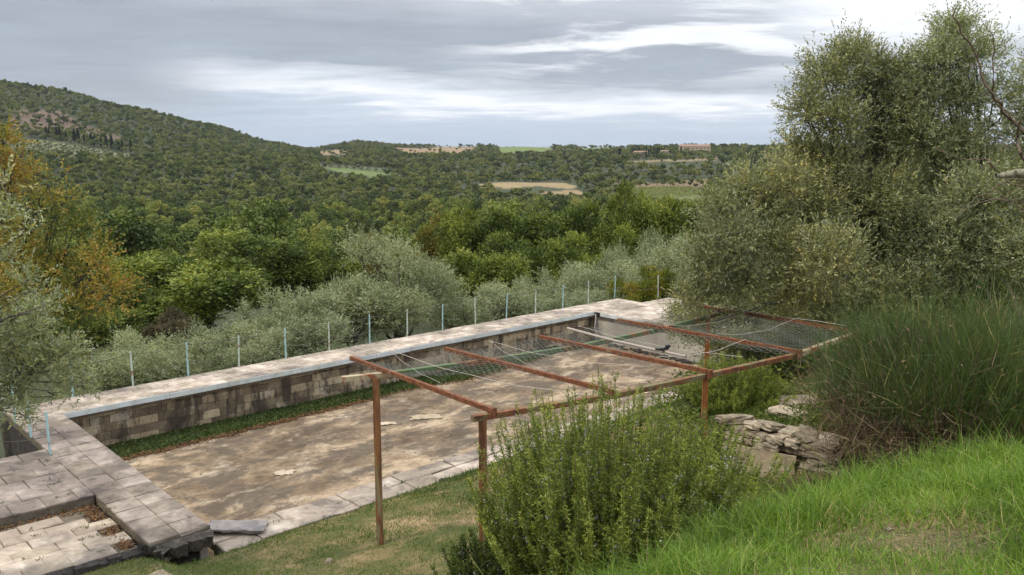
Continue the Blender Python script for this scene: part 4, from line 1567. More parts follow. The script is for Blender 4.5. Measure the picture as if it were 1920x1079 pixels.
# --- bare lichen branches entering at the right edge
def bare_tree():
    g = np.random.default_rng(77)
    Y = 9.5
    bx, by = 7.4, 9.6
    root = empty('bare_tree', (bx, by, gz(bx, by)))
    tag(root, 'bare lichen covered branches reaching in from the right edge', 'tree')
    z0 = root.location
    T = lambda px_, py_, dY=0: sight(px_, py_, Y + dY) - z0
    mb = MB()
    mb.tube([(0, 0, -.3), (.02, 0, .8), (-.05, .05, 1.9), (-.1, .1, 2.8), (0, 0, 3.8), (.1, 0, 4.6)], [.16, .13, .11, .09, .06, .03], 9)
    mb.ob('trunk', M_lichen, root, smooth_=True)
    mb = MB()
    mb.tube([T(2190, 345), T(2050, 335), T(1960, 326), T(1905, 326), T(1868, 331)], [.09, .075, .062, .05, .022], 9)
    mb.ob('limb', M_lichen, root, smooth_=True)
    tw = [([(1950, 330), (1908, 285), (1905, 255), (1915, 225)], .022), ([(2010, 300), (1925, 255), (1880, 205), (1862, 182), (1843, 140), (1825, 95), (1805, 60), (1787, 32)], .022),
          ([(1862, 182), (1862, 150), (1864, 110), (1862, 66)], .012), ([(1862, 140), (1880, 120), (1890, 108)], .006), ([(1825, 95), (1845, 70)], .006),
          ([(1880, 205), (1858, 182), (1840, 178)], .007),
          ([(1980, 255), (1925, 250), (1900, 228), (1870, 190)], .012),
          ([(1880, 331), (1855, 305), (1850, 298), (1815, 303), (1780, 292), (1755, 278)], .010), ([(1960, 352), (1900, 335), (1850, 360), (1800, 395)], .010),
          ([(1950, 350), (1905, 352), (1868, 330), (1850, 300)], .008), ([(1960, 395), (1905, 378), (1860, 375), (1820, 388), (1790, 410)], .010),
          ([(1960, 440), (1910, 392), (1885, 345), (1862, 340)], .007), ([(1960, 215), (1930, 240), (1895, 262), (1880, 285)], .008),
          ([(2000, 420), (1930, 400), (1880, 370), (1840, 345), (1815, 350)], .007), ([(1940, 290), (1895, 275), (1860, 262), (1825, 236)], .007)]
    for pts, r in tw:
        P = [T(a, b_, g.normal() * .12) for a, b_ in pts]
        # finer, slightly crooked line
        F_ = []
        for i in range(len(P) - 1):
            for t in (0, .33, .66):
                F_.append(P[i].lerp(P[i + 1], t) + Vector(g.normal(size=3) * .012))
        F_.append(P[-1])
        mb2 = MB().tube(F_, np.linspace(r, r * .35, len(F_)), 5)
        for q in range(5):
            i = g.integers(1, len(F_))
            e = F_[i] + Vector(rand_dirs(1, g)[0] * .12) + Vector((-.05, 0, .05))
            mb2.tube([F_[i], F_[i].lerp(e, .5) + Vector(g.normal(size=3) * .01), e], [r * .35, r * .25, .0015], 4)
        mb2.ob('branch', M_twig, root, smooth_=True)


bare_tree()

# --- olive at the left edge and the autumn tree behind it
bL = base_at(-330, 11.0); bL = (bL[0], bL[1], 0.0)
gL = np.random.default_rng(71)
LL = lobes_from_sight([(30, 640, 11.5, 55), (85, 690, 11.8, 50), (20, 730, 11.5, 50), (130, 660, 12, 32), (60, 600, 11.8, 40), (-70, 650, 11, 70), (-60, 760, 11, 60),
                       (150, 720, 12.2, 26), (-150, 550, 11, 80), (0, 490, 9.5, 22), (12, 410, 9.5, 26), (2, 350, 9.5, 22), (-90, 400, 9.5, 50), (-180, 400, 10, 80),
                       (50, 530, 10, 24), (45, 780, 11.3, 26), (100, 745, 11.8, 22), (-220, 500, 11, 110), (-250, 680, 11, 100), (50, 430, 9.5, 16), (85, 575, 11.5, 22)], bL, gL, .4)
make_tree('olive_tree', LL, bL, (.5, 0, 2.4), .11, (M_olive, M_bark), 3300, 13, .27, .064, .018, 71, .1, .35, .35, 3, .50, .25,
          'grey green olive whose branches hang over the left end of the fence')
bU = (-13.6, 22.5, gz(-13.6, 22.5))
LU = lobes_from_sight([(20, 330, 22, 55), (90, 350, 22.5, 45), (60, 420, 22, 65), (140, 430, 22, 45), (20, 480, 21.5, 70), (110, 500, 21.5, 65), (180, 500, 22, 40),
                       (40, 560, 21, 70), (140, 575, 21.5, 55), (205, 555, 22, 38), (60, 640, 21.5, 60), (150, 640, 22, 45), (-80, 400, 22, 100), (-80, 560, 22, 110),
                       (5, 270, 22, 35), (-60, 260, 22, 60), (240, 545, 22, 18), (190, 460, 22.5, 22), (120, 380, 22.5, 25)], bU, gL, 1.0)


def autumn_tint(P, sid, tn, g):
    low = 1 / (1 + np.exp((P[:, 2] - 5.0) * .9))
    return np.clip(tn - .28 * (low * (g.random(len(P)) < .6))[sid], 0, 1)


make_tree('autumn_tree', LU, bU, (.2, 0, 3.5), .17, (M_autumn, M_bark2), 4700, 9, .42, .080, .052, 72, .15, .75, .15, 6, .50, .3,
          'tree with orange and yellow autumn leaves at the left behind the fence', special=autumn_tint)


# --- shared tree prototypes -----------------------------------------------------------------
def lobe_ball(n, rx, rz, cz, g, lr=.42, flat=1.0):
    out = []
    for k in range(n):
        d = rand_dirs(1, g)[0]
        d[2] = d[2] * .9 + .1
        q = (.35 + .5 * g.random())
        out.append((d[0] * rx * q, d[1] * rx * q, cz + d[2] * rz * q, rx * lr * (.75 + .5 * g.random()), rx * lr * (.75 + .5 * g.random()), rz * lr * (.8 + .5 * g.random()) * flat))
    return out


def top_place(px_, ytop, Y):
    X = (px_ - 960) / F * Y / (CP - SP * (ytop - 540) / F)
    zt = EYE - Y * down(ytop)
    z = gz(X, Y)
    return (X, Y, z), zt - z


# olives beyond the far fence: prototypes 1 m per unit, 3.6 m tall, 3.6 m wide crown
olive_protos = []
for s in range(3):
    g = np.random.default_rng(80 + s)
    lb = lobe_ball(11, 1.45, 1.35, 2.3, g, .46)
    lb += [(x[0] * 1.0, x[1] * 1.0, 3.1 + g.random() * .5, .35, .35, .6) for x in lb[:5]]
    olive_protos.append((lb, s))

OL = [  # px, top row, distance, crown width px, label
    (742, 447, 36, 285, 'large round silvery olive standing alone behind the middle of the fence'),
    (640, 520, 33, 150, 'olive clump filling the lower left side of the large round one'),
    (515, 548, 31, 120, 'small pale olive between the large round olive and the dark green tree'),
    (585, 590, 28, 110, 'low olive just behind the fence left of the large round olive'),
    (400, 598, 28, 135, 'pale spiky olive behind the fence below the dark green tree'),
    (465, 612, 26, 110, 'low olive behind the fourth and fifth fence posts'),
    (340, 640, 26, 110, 'dull green olive behind the third fence post from the left'),
    (275, 615, 29, 105, 'pale olive below the orange tree right side'),
    (215, 645, 27, 110, 'olive behind the second fence post from the left'),
    (155, 660, 25, 100, 'shaded olive beneath the orange autumn tree'),
    (905, 540, 38, 110, 'low pale olive right of the large round one'),
    (965, 530, 40, 100, 'pale olive behind the tenth fence post'),
    (1010, 520, 42, 90, 'small bright olive behind the middle right fence posts'),
    (860, 560, 36, 90, 'low olive close behind the fence under the large round one'),
    (1065, 497, 44, 105, 'bright silvery olive left of the tall poplar like tree foot'),
    (1120, 490, 46, 90, 'silvery olive behind the pool corner'),
    (1165, 468, 50, 90, 'pale olive above the pool corner'),
    (1190, 452, 56, 90, 'pale olive in the middle of the silvery slope'),
    (1235, 432, 62, 85, 'farthest pale olive on the silvery slope left of the large olives'),
    (1265, 470, 46, 90, 'pale olive touching the left side of the large yellowing olive'),
    (1215, 500, 41, 80, 'pale olive just above the yellow green bush'),
    (1290, 445, 40, 90, 'silvery olive half hidden by the large yellowing olive'),
    (1120, 540, 38, 80, 'low olive right behind the corner fence posts'),
    (1060, 545, 36, 80, 'low olive behind the fence left of the corner'),
]
protoT = {}


def crown_size(root):
    me = [c for c in root.children if c.name.startswith('crown')][0].data
    a = np.empty(len(me.vertices) * 3, np.float32); me.vertices.foreach_get('co', a); a = a.reshape(-1, 3)
    return float(np.percentile(a[:, 2], 99.85)), float(np.percentile(a[:, 0], 98) - np.percentile(a[:, 0], 2))


for i, (px_, yt, Y, wpx, lab) in enumerate(OL):
    p, h = top_place(px_, yt, Y)
    w = wpx * Y / F
    k = i % 3
    if i == 0:
        g = np.random.default_rng(90)
        lb = lobe_ball(22, 3.5, 2.4, 3.2, g, .33)
        lb = [(a, b_, c + (h - 5.6), d, e, f_) for a, b_, c, d, e, f_ in lb]
        make_tree('olive_tree', lb, p, (0, 0, 1.8), .26, (M_olive_p, M_bark), 7500, 10, .36, .11, .028, 90, .35, .25, .55, 3, .30, .25, lab)
        continue
    if k not in protoT:
        t = make_tree('olive_tree', olive_protos[k][0], p, (0, 0, 1.3), .16, (M_olive_p, M_bark), 2600, 9, .30, .10, .026, 81 + k, .35, .2, .6, 2, .5, .22, lab)
        protoT[k] = (t, *crown_size(t))
        w *= (1.05, 1.3, 1.15, 1.35)[i % 4]
        t.scale = (w / protoT[k][2], w / protoT[k][2], h / protoT[k][1])
    else:
        w *= (1.05, 1.3, 1.15, 1.35)[i % 4]
        copy_tree(protoT[k][0], p, i * 1.3, w / protoT[k][2], lab, None, h / protoT[k][1])

# broad-leaved trees at the front of the wood: 10 m prototypes, crown 8 m wide
bp = {}
BT = [  # px, top row, Y, width px, kind, label
    (378, 440, 62, 225, 'g', 'large dark green broadleaf tree left of the large silvery olive'),
    (300, 470, 66, 130, 'g', 'dark green tree between the orange tree and the large dark one'),
    (530, 447, 78, 125, 'l', 'yellow green tree above the small pale olive'),
    (600, 455, 80, 100, 'g', 'dark round tree above left of the large silvery olive'),
    (455, 470, 74, 90, 'g', 'green tree overlapping the right of the large dark one'),
    (250, 520, 58, 110, 'g', 'shadowy green tree just right of the autumn leaves'),
    (845, 402, 88, 95, 'y', 'tree with yellowing crown above right of the large silvery olive'),
    (905, 388, 84, 130, 'l', 'broad bright green tree in the middle of the near wood'),
    (1000, 395, 80, 120, 'l', 'bright green tree right of the broad middle one'),
    (1070, 392, 84, 95, 'g', 'dark green tree in the middle right of the near wood'),
    (1125, 380, 80, 90, 'g', 'dense green tree left of the tall light topped one'),
    (1180, 348, 78, 95, 'l', 'tall light green tree that stands highest in the near wood'),
    (1235, 372, 74, 100, 'l', 'wide light green tree right of the tallest one'),
    (1300, 350, 80, 90, 'l', 'yellow green tree touching the left side of the large olives'),
    (925, 475, 55, 110, 'l', 'small fresh green tree just right of the large silvery olive'),
    (1035, 450, 62, 110, 'g', 'dark shaded tree behind the bright silvery olive'),
    (1100, 440, 66, 110, 'g', 'dark shaded tree below the dense green one'),
    (960, 440, 68, 120, 'g', 'dark green tree behind the small fresh green tree'),
    (790, 425, 95, 80, 'g', 'rounded green tree behind the crown of the large silvery olive'),
    (690, 440, 98, 90, 'y', 'olive brown tree just behind the top left of the large silvery olive'),
    (1160, 425, 62, 90, 'g', 'dark tree below the tall light topped one'),
    (320, 580, 46, 80, 'b', 'brownish half bare bush behind the third and fourth fence posts'),
    (180, 560, 52, 110, 'g', 'dark green tree hidden behind the autumn leaves'),
    (1345, 380, 76, 80, 'g', 'green tree behind the left edge of the large olives'),
    (1210, 505, 38, 90, 'yb', 'yellow green leafy bush at the far corner of the fence'),
]
mats_b = {'g': M_green, 'l': M_lime,
          'y': leaf_mat('yellowing_leaves', [(0, (.08, .09, .02)), (.5, (.20, .18, .035)), (1, (.34, .26, .05))], .38),
          'b': leaf_mat('brownish_leaves', [(0, (.05, .05, .025)), (.6, (.11, .09, .05)), (1, (.2, .15, .08))], .3),
          'yb': leaf_mat('yellow_green_leaves', [(0, (.07, .10, .015)), (.5, (.20, .22, .03)), (.85, (.36, .30, .04)), (1, (.38, .16, .03))], .38)}
for i, (px_, yt, Y, wpx, kd, lab) in enumerate(BT):
    p, h = top_place(px_, yt, Y)
    w = wpx * Y / F
    key = (kd, i % 2 if kd in 'gl' else 0)
    if key not in bp:
        g = np.random.default_rng(100 + i)
        lb = lobe_ball(26, 4.0, 4.2, 5.6, g, .27, .95)
        t = make_tree('leafy_bush' if kd in ('b', 'yb') else 'broadleaf_tree', lb, p, (0, 0, 4.0), .25, (mats_b[kd], M_bark2), 8200, 6, .42, .165, .11, 100 + i, .45, .2, .15, 2, .45, .30, lab)
        bp[key] = (t, *crown_size(t))
        t.scale = (w * 1.15 / bp[key][2], w * 1.15 / bp[key][2], h / bp[key][1])
    else:
        copy_tree(bp[key][0], p, i * 2.1, w * 1.15 / bp[key][2], lab, None, h / bp[key][1])


# --- forest in the valley ------------------------------------------------------------------
def crown_mesh(name, seed, mat, nlobes, R_, H, nq, size, lr=.33, trunk=True, flat=.8):
    """whole small tree in one mesh: lobed crown of leaf clusters and a short trunk"""
    g = np.random.default_rng(seed)
    lb = lobe_ball(nlobes, R_, H * .36, H * .58, g, lr, flat)
    P, d, k = clump_points(lb, nq, g, .7, .15, .35)
    D = unit(d * .5 + rand_dirs(len(P), g) * .8)
    Q = leaf_quads(P - D * size * .5, D, size * (.7 + .6 * g.random(len(P))), size * .75, g)
    lt = g.normal(size=len(lb)) * .10
    tn = np.clip(.45 + lt[k] + g.normal(size=len(P)) * .10, 0, 1)
    mb = MB().tube([(0, 0, -1.2), (0, 0, H * .3), (g.normal() * .3, g.normal() * .3, H * .7)], [.22, .18, .08], 5)
    return quads_to_mesh(name, Q, tn, [mat, M_bark2], mb)


forest_me = [crown_mesh('oak_tree', 200 + s, M_forest, 15 + 3 * s, 4.0, 10.0 + s * .6, 4200, .40) for s in range(5)]
far_me = [crown_mesh('far_tree', 220 + s, M_far, 8, 3.7, 8.2, 520, .95, .42) for s in range(4)]


def thr(px, row, r, hpx=None):
    """probability that no tree stands here (fields and clearings)"""
    bad = np.zeros(len(px))
    hp = 6.8 / r * F if hpx is None else hpx
    for pg, c, d in FIELDS:
        m_ = inside(px, row, pg)
        if c[0] > .18 or d >= .95:          # keep the view on to open fields
            for f_ in ((.35, .7) if c[0] < .5 and pg[0][0] > 560 else ()):
                m_ |= inside(px, row - hp * f_, pg)
        bad = np.maximum(bad, m_ * d)
    return bad


def forest():
    g = np.random.default_rng(300)
    # jittered polar grid, spacing grows with distance
    pts = []
    r = 125.0
    while r < 2650:
        sp = 7.6 if r < 450 else (7.6 + (r - 450) * .0035)
        nth = int(1.36 * r / sp)
        th = -.68 + (np.arange(nth) + g.random(nth) * .9) * 1.36 / nth
        rr = r + (g.random(nth) - .5) * sp * .95
        pts.append(np.stack([th, rr, np.full(nth, sp)], 1))
        r += sp * .92
    A = np.concatenate(pts)
    th, rr, sp = A.T
    px = 960 + F * np.tan(th)
    row = table_row(px, rr)
    keep = g.random(len(px)) > thr(px, row, rr)
    sparse = (px > 820) & (rr > 560) & (g.random(len(px)) < .30)
    keep &= ~sparse
    keep &= ~((rr < 130) & (px > 800) & (g.random(len(px)) < .0))
    th, rr, sp, px, row = th[keep], rr[keep], sp[keep], px[keep], row[keep]
    x = rr * np.sin(th); y = rr * np.cos(th)
    z = ground_z(x, y)
    vis = (px > -60) & (px < 1500)
    order = np.argsort(rr + 1e5 * (~vis))
    n_ind = 280
    ind = order[:n_ind]; rest = order[n_ind:]
    labs = ['dark green round tree among the closely packed trees of the valley wood', 'mid green tree crown in the near part of the valley wood',
            'lighter green tree crown in the near part of the valley wood', 'broad leafy tree crown rising from the near valley wood',
            'olive green tree crown in the packed near valley wood']
    for c_, i in enumerate(ind):
        k = int(g.integers(5))
        o = bpy.data.objects.new('oak_tree', forest_me[k])
        COL.objects.link(o)
        s = .72 + g.random() ** 1.5 * .75
        o.location = (x[i], y[i], z[i]); o.rotation_euler = (0, 0, g.random() * 6.28); o.scale = (s, s, s * (.85 + .3 * g.random()))
        tag(o, labs[k], 'tree', 'broadleaf trees packed in the valley wood')
    # the rest as one object: points that carry tree geometry
    X, Y_, Z_, RR, PX, ROW = x[rest], y[rest], z[rest], rr[rest], px[rest], row[rest]
    n = len(X)
    me = bpy.data.meshes.new('far_forest')
    me.vertices.add(n)
    me.vertices.foreach_set('co', np.stack([X, Y_, Z_ - .5], 1).astype(np.float32).ravel())
    sc = (.68 + .72 * g.random(n) ** 1.6) * np.where(RR > 500, (.90 + (RR - 500) * .00005), 1.0)
    sc = np.where((PX > 820) & (RR > 560), sc * (.55 + g.random(n) * .75), sc)
    idx = np.where(RR < 480, g.integers(0, 5, n), g.integers(5, 9, n))
    for nm, arr, ty in (('tree_scale', sc, 'FLOAT'), ('tree_turn', g.random(n) * 6.28, 'FLOAT'), ('tree_pick', idx, 'INT')):
        a = me.attributes.new(nm, ty, 'POINT')
        a.data.foreach_set('value', arr.astype(np.int32 if ty == 'INT' else np.float32))
    o = mob('far_forest', me)
    tag(o, 'dense mixed woodland covering the valley floor and far hillsides', 'forest', kind='stuff')
    protos = []
    vis_far = []
    for k, m_ in enumerate(forest_me):
        protos.append(next(ob for ob in COL.objects if ob.data == m_))
    gi = np.argsort(np.abs(RR - 620) + np.abs(PX - 700))[:4]
    for k, m_ in enumerate(far_me):
        i = gi[k]
        t = bpy.data.objects.new('scrub_tree', m_); COL.objects.link(t)
        t.location = (X[i] + 2, Y_[i] + 2, Z_[i]); tag(t, 'small round tree within the dense woodland of the valley, %s' % ['the nearest of four', 'the second nearest of four', 'the third nearest of four', 'the farthest of four'][k], 'tree', 'trees of the middle woodland')
        protos.append(t)
    ng = bpy.data.node_groups.new('scatter_trees', 'GeometryNodeTree')
    ng.interface.new_socket('Geometry', in_out='INPUT', socket_type='NodeSocketGeometry')
    ng.interface.new_socket('Geometry', in_out='OUTPUT', socket_type='NodeSocketGeometry')
    N, Lk = ng.nodes, ng.links
    gi_ = N.new('NodeGroupInput'); go = N.new('NodeGroupOutput')
    iop = N.new('GeometryNodeInstanceOnPoints')
    jn = N.new('GeometryNodeJoinGeometry')
    for t in protos[::-1]:
        oi = N.new('GeometryNodeObjectInfo'); oi.transform_space = 'ORIGINAL'
        oi.inputs['Object'].default_value = t
        oi.inputs['As Instance'].default_value = True
        Lk.new(oi.outputs['Geometry'], jn.inputs[0])
    def attr(nm, ty):
        a = N.new('GeometryNodeInputNamedAttribute'); a.data_type = ty; a.inputs['Name'].default_value = nm
        return a.outputs['Attribute']
    mp = N.new('GeometryNodeMeshToPoints')
    Lk.new(gi_.outputs[0], mp.inputs[0])
    Lk.new(mp.outputs[0], iop.inputs['Points'])
    Lk.new(jn.outputs[0], iop.inputs['Instance'])
    iop.inputs['Pick Instance'].default_value = True
    Lk.new(attr('tree_pick', 'INT'), iop.inputs['Instance Index'])
    Lk.new(attr('tree_scale', 'FLOAT'), iop.inputs['Scale'])
    cx = N.new('ShaderNodeCombineXYZ'); Lk.new(attr('tree_turn', 'FLOAT'), cx.inputs[2])
    Lk.new(cx.outputs[0], iop.inputs['Rotation'])
    Lk.new(iop.outputs[0], go.inputs[0])
    md = o.modifiers.new('scatter', 'NODES'); md.node_group = ng
    print('forest points', n, 'individual', n_ind)


forest()


# --- olive rows, groves, lone trees, cypresses ---------------------------------------------------
def ground_at(px_, row, r_hint=None):
    """walk out along a bearing until the ground is seen at the given row"""
    rs = np.geomspace(300, 2600, 1500)
    th = math.atan((px_ - 960) / F)
    x = rs * math.sin(th); y = rs * math.cos(th)
    z = ground_z(x, y)
    P = np.stack([x, y, z], 1)
    _, py = proj(P)
    ok = np.where(py <= row)[0]
    i = ok[0] if len(ok) else len(rs) - 1
    return float(x[i]), float(y[i]), float(z[i])


round_me = crown_mesh('round_olive', 240, leaf_mat('far_olive_leaves', [(0, (.12, .14, .09)), (1, (.30, .32, .22))], .3), 7, 2.6, 4.6, 420, .8, .5)
for k in range(17):
    t = k / 16
    px_ = 515 + 220 * t
    row = 304 + 19 * t ** 1.2
    x, y, z = ground_at(px_, row + 3)
    o = mob('round_olive', round_me, loc=(x, y, z)); s = .95 + random.random() * .25
    o.scale = (s, s, s); o.rotation_euler = (0, 0, k)
    tag(o, 'small round silvery olive in the row above the green strip of field', 'olive tree', 'round olives in a row above the green field')
gg = np.random.default_rng(9)
grove_pts = []
for rw in range(9):
    for q in range(26):
        px_ = -20 + q * 13 + (rw % 2) * 6 + gg.normal() * 1.2
        top = 263 + max(px_ - 60, 0) * .14
        row = top + 3 + rw * 3.2
        if row > 302 or px_ > 300 or row > 290 + px_ * .06: continue
        grove_pts.append((px_, row))
gme = crown_mesh('grove_olive', 241, leaf_mat('grove_leaves', [(0, (.13, .15, .08)), (1, (.26, .28, .17))], .3), 5, 2.2, 3.6, 160, 1.0, .5)
for (px_, row) in grove_pts[:220]:
    x, y, z = ground_at(px_, row)
    o = mob('grove_olive', gme, loc=(x, y, z)); s = .85 + gg.random() * .4
    o.scale = (s, s, s); o.rotation_euler = (0, 0, gg.random() * 6)
    tag(o, 'small pale olive of the grove terrace below the wooded hill at the left', 'olive tree', 'olives of the grove below the left hill')

lone = crown_mesh('lone_tree', 250, M_far, 10, 4.2, 8, 500, 1.0)
for (px_, row, s, lab) in [(951, 275, 1.6, 'left one of the two dark trees standing alone on the skyline ridge'), (964, 275, 1.9, 'right one of the two dark trees standing alone on the skyline ridge'),
                           (1097, 277, 1.3, 'single round tree on the skyline right of the pair'), (566, 283, 1.6, 'dark tree in the dip of the skyline below the left hill'),
                           (1240, 278, 1.2, 'thin tree on the skyline left of the farmhouse'), (1370, 282, 2.2, 'large dark tree on the skyline right of the farmhouse'),
                           (838, 330, 1.9, 'large dark round tree at the right end of the green strip field'), (873, 338, 1.6, 'dark tree right of the large round one by the green strip field'),
                           (1100, 352, 2.3, 'big dark tree at the right end of the tan field'), (1225, 338, 1.9, 'dark tree in the scrub above the vineyard'),
                           (1385, 330, 2.0, 'rounded tree above the vineyard near the large olives')]:
    x, y, z = ground_at(px_, row)
    o = mob('lone_tree', lone, loc=(x, y, z - .5)); o.scale = (s, s, s * .85); o.rotation_euler = (0, 0, px_)
    tag(o, lab, 'tree')


def cypress_mesh():
    g = np.random.default_rng(260)
    n = 700
    h = g.random(n) ** .8 * 12
    rad = 1.25 * np.sin(np.clip(h / 12, 0, 1) ** .55 * math.pi) ** .7
    a = g.random(n) * 6.28
    P = np.stack([np.cos(a) * rad, np.sin(a) * rad, h + .4], 1)
    D = unit(np.stack([np.cos(a) * .3, np.sin(a) * .3, np.ones(n)], 1) + rand_dirs(n, g) * .3)
    Q = leaf_quads(P, D, 1.1, .6, g)
    return quads_to_mesh('cypress_tree', Q, g.random(n), [M_cyp, M_bark2], MB().tube([(0, 0, -1), (0, 0, 11)], [.2, .05], 5))


cy = cypress_mesh()
CY = [(1285, 287, 1.05, 'left cypress of the pair rising behind the farmhouse roof'), (1293, 287, 1.25, 'right cypress of the pair rising behind the farmhouse roof'),
      (1159, 298, 1.1, 'lone cypress left of the long cypress row'), (1273, 292, .95, 'cypress at the left end wall of the farmhouse')]
for (px_, row, s, lab) in CY:
    x, y, z = ground_at(px_, row)
    o = mob('cypress_tree', cy, loc=(x, y, z)); o.scale = (s, s, s); tag(o, lab, 'cypress')
for k in range(14):
    x, y, z = ground_at(1188 + k * 4.1, 292 - (k % 3))
    s = .62 + .22 * gg.random()
    o = mob('cypress_tree', cy, loc=(x, y, z)); o.scale = (s, s, s)
    tag(o, 'dark cypress of the row left of the farmhouse on the ridge', 'cypress', 'cypresses in a row left of the farmhouse')
for k in range(16):
    x, y, z = ground_at(95 + k * 10.5 + gg.normal() * 3, 258 + k * 1.9)
    s = .75 + .5 * gg.random()
    o = mob('cypress_tree', cy, loc=(x, y, z)); o.scale = (s, s, s)
    tag(o, ['dark cypress below the left part of the cleared hillside', 'dark cypress below the right part of the cleared hillside'][k // 8], 'cypress', 'cypresses along the foot of the left hill')


# ------------------------------------------------------------------ far buildings
def house(name, px_, row, L, D_, H, roof_h, label, rot=0.0, wins=6, lift=0.0):
    x, y, z = ground_at(px_, row)
    k_ = math.hypot(x, y) / 900.0
    L, D_, H, roof_h = L * k_, D_ * k_, H * k_, roof_h * k_
    root = empty(name, (x, y, z + lift)); root.rotation_euler = (0, 0, rot - math.atan((px_ - 960) / F))
    tag(root, label, 'house')
    MB().box((0, 0, H / 2 - 1.5), (L, D_, H + 3)).ob('wall', M_wallfar, root)
    V = [(-L / 2 - .5, -D_ / 2 - .5, H), (L / 2 + .5, -D_ / 2 - .5, H), (L / 2 + .5, D_ / 2 + .5, H), (-L / 2 - .5, D_ / 2 + .5, H), (-L / 2 + 1.5, 0, H + roof_h), (L / 2 - 1.5, 0, H + roof_h)]
    me = np_mesh('roof', V, [np.array([(0, 1, 5, 4), (2, 3, 4, 5), (3, 2, 1, 0)]), np.array([(1, 2, 5), (3, 0, 4)])], [M_rooffar])
    mob('roof', me, root)
    for k in range(wins):
        xx = -L / 2 + (k + .5) * L / wins
        for zc in ([H * .28, H * .72] if H > 4.5 else [H * .5]):
            fr_ = MB().box((0, 0, 0), (1.5, .1, 1.9)).ob('window', M_rooffar, root)
            fr_.location = (xx, -D_ / 2 - .06, zc)
            pn = MB().box((0, 0, 0), (1.1, .06, 1.5)).ob('pane', M_window, fr_)
            pn.location = (0, -.06, 0)
    return root


hs = house('farmhouse', 1298, 289, 31, 12, 6.4, 2.2, 'long pale orange stone farmhouse with low tiled roof on the far ridge', .05, 8, 1.0)
MB().box((9, -7.5, 1.2), (12, 5, 5.2)).ob('wing_wall', M_wallfar, hs)
MB().box((9, -7.5, 4.0), (12.6, 5.6, .5), None, .7).ob('wing_roof', M_rooffar, hs)
house('farmhouse', 1198, 294, 15, 7, 3.8, 1.3, 'small pale house half hidden behind the cypress row', 0, 4, .5)
house('farmhouse', 1243, 292, 9, 6, 3.6, 1.2, 'tiny pale house between the cypress row and the long farmhouse', 0, 2, .5)
x, y, z = ground_at(50, 153)
root = empty('hilltop_house', (x, y, z)); tag(root, 'tiny tan stone house on the crest of the left hill', 'house')
MB().box((0, 0, 4), (9, 7, 12)).ob('wall', M_wallfar, root)
MB().box((0, 0, 10.6), (9.8, 7.8, 1.2), None, .4).ob('roof', M_rooffar, root)


# vineyard rows in the field above the near wood
def vineyard():
    g = np.random.default_rng(14)
    P = []
    x0, y0, z0 = ground_at(1245, 366)
    for rwo in range(34):
        X = x0 - 26 + rwo * 1.9
        for q in range(90):
            Yv = y0 - 22 + q * 1.1
            P.append((X + g.normal() * .15, Yv, 0))
    P = np.array(P)
    P[:, 2] = ground_z(P[:, 0], P[:, 1])
    px, py = proj(P)
    r = np.hypot(P[:, 0], P[:, 1])
    ok = inside(px, table_row(960 + F * P[:, 0] / P[:, 1], r), FIELDS[3][0])
    P = P[ok]
    P = np.repeat(P, 3, 0) + g.normal(size=(len(P) * 3, 3)) * .25 + np.array((0, 0, .9))
    D = rand_dirs(len(P), g)
    Q = leaf_quads(P, D, .7, .5, g)
    tag(mob('vineyard', quads_to_mesh('vineyard', Q, g.random(len(Q)), [leaf_mat('vine_leaves', [(0, (.13, .16, .04)), (1, (.24, .24, .07))], .3)])), 'rows of green vines in the pale field above the near wood', 'vines', kind='stuff')


vineyard()


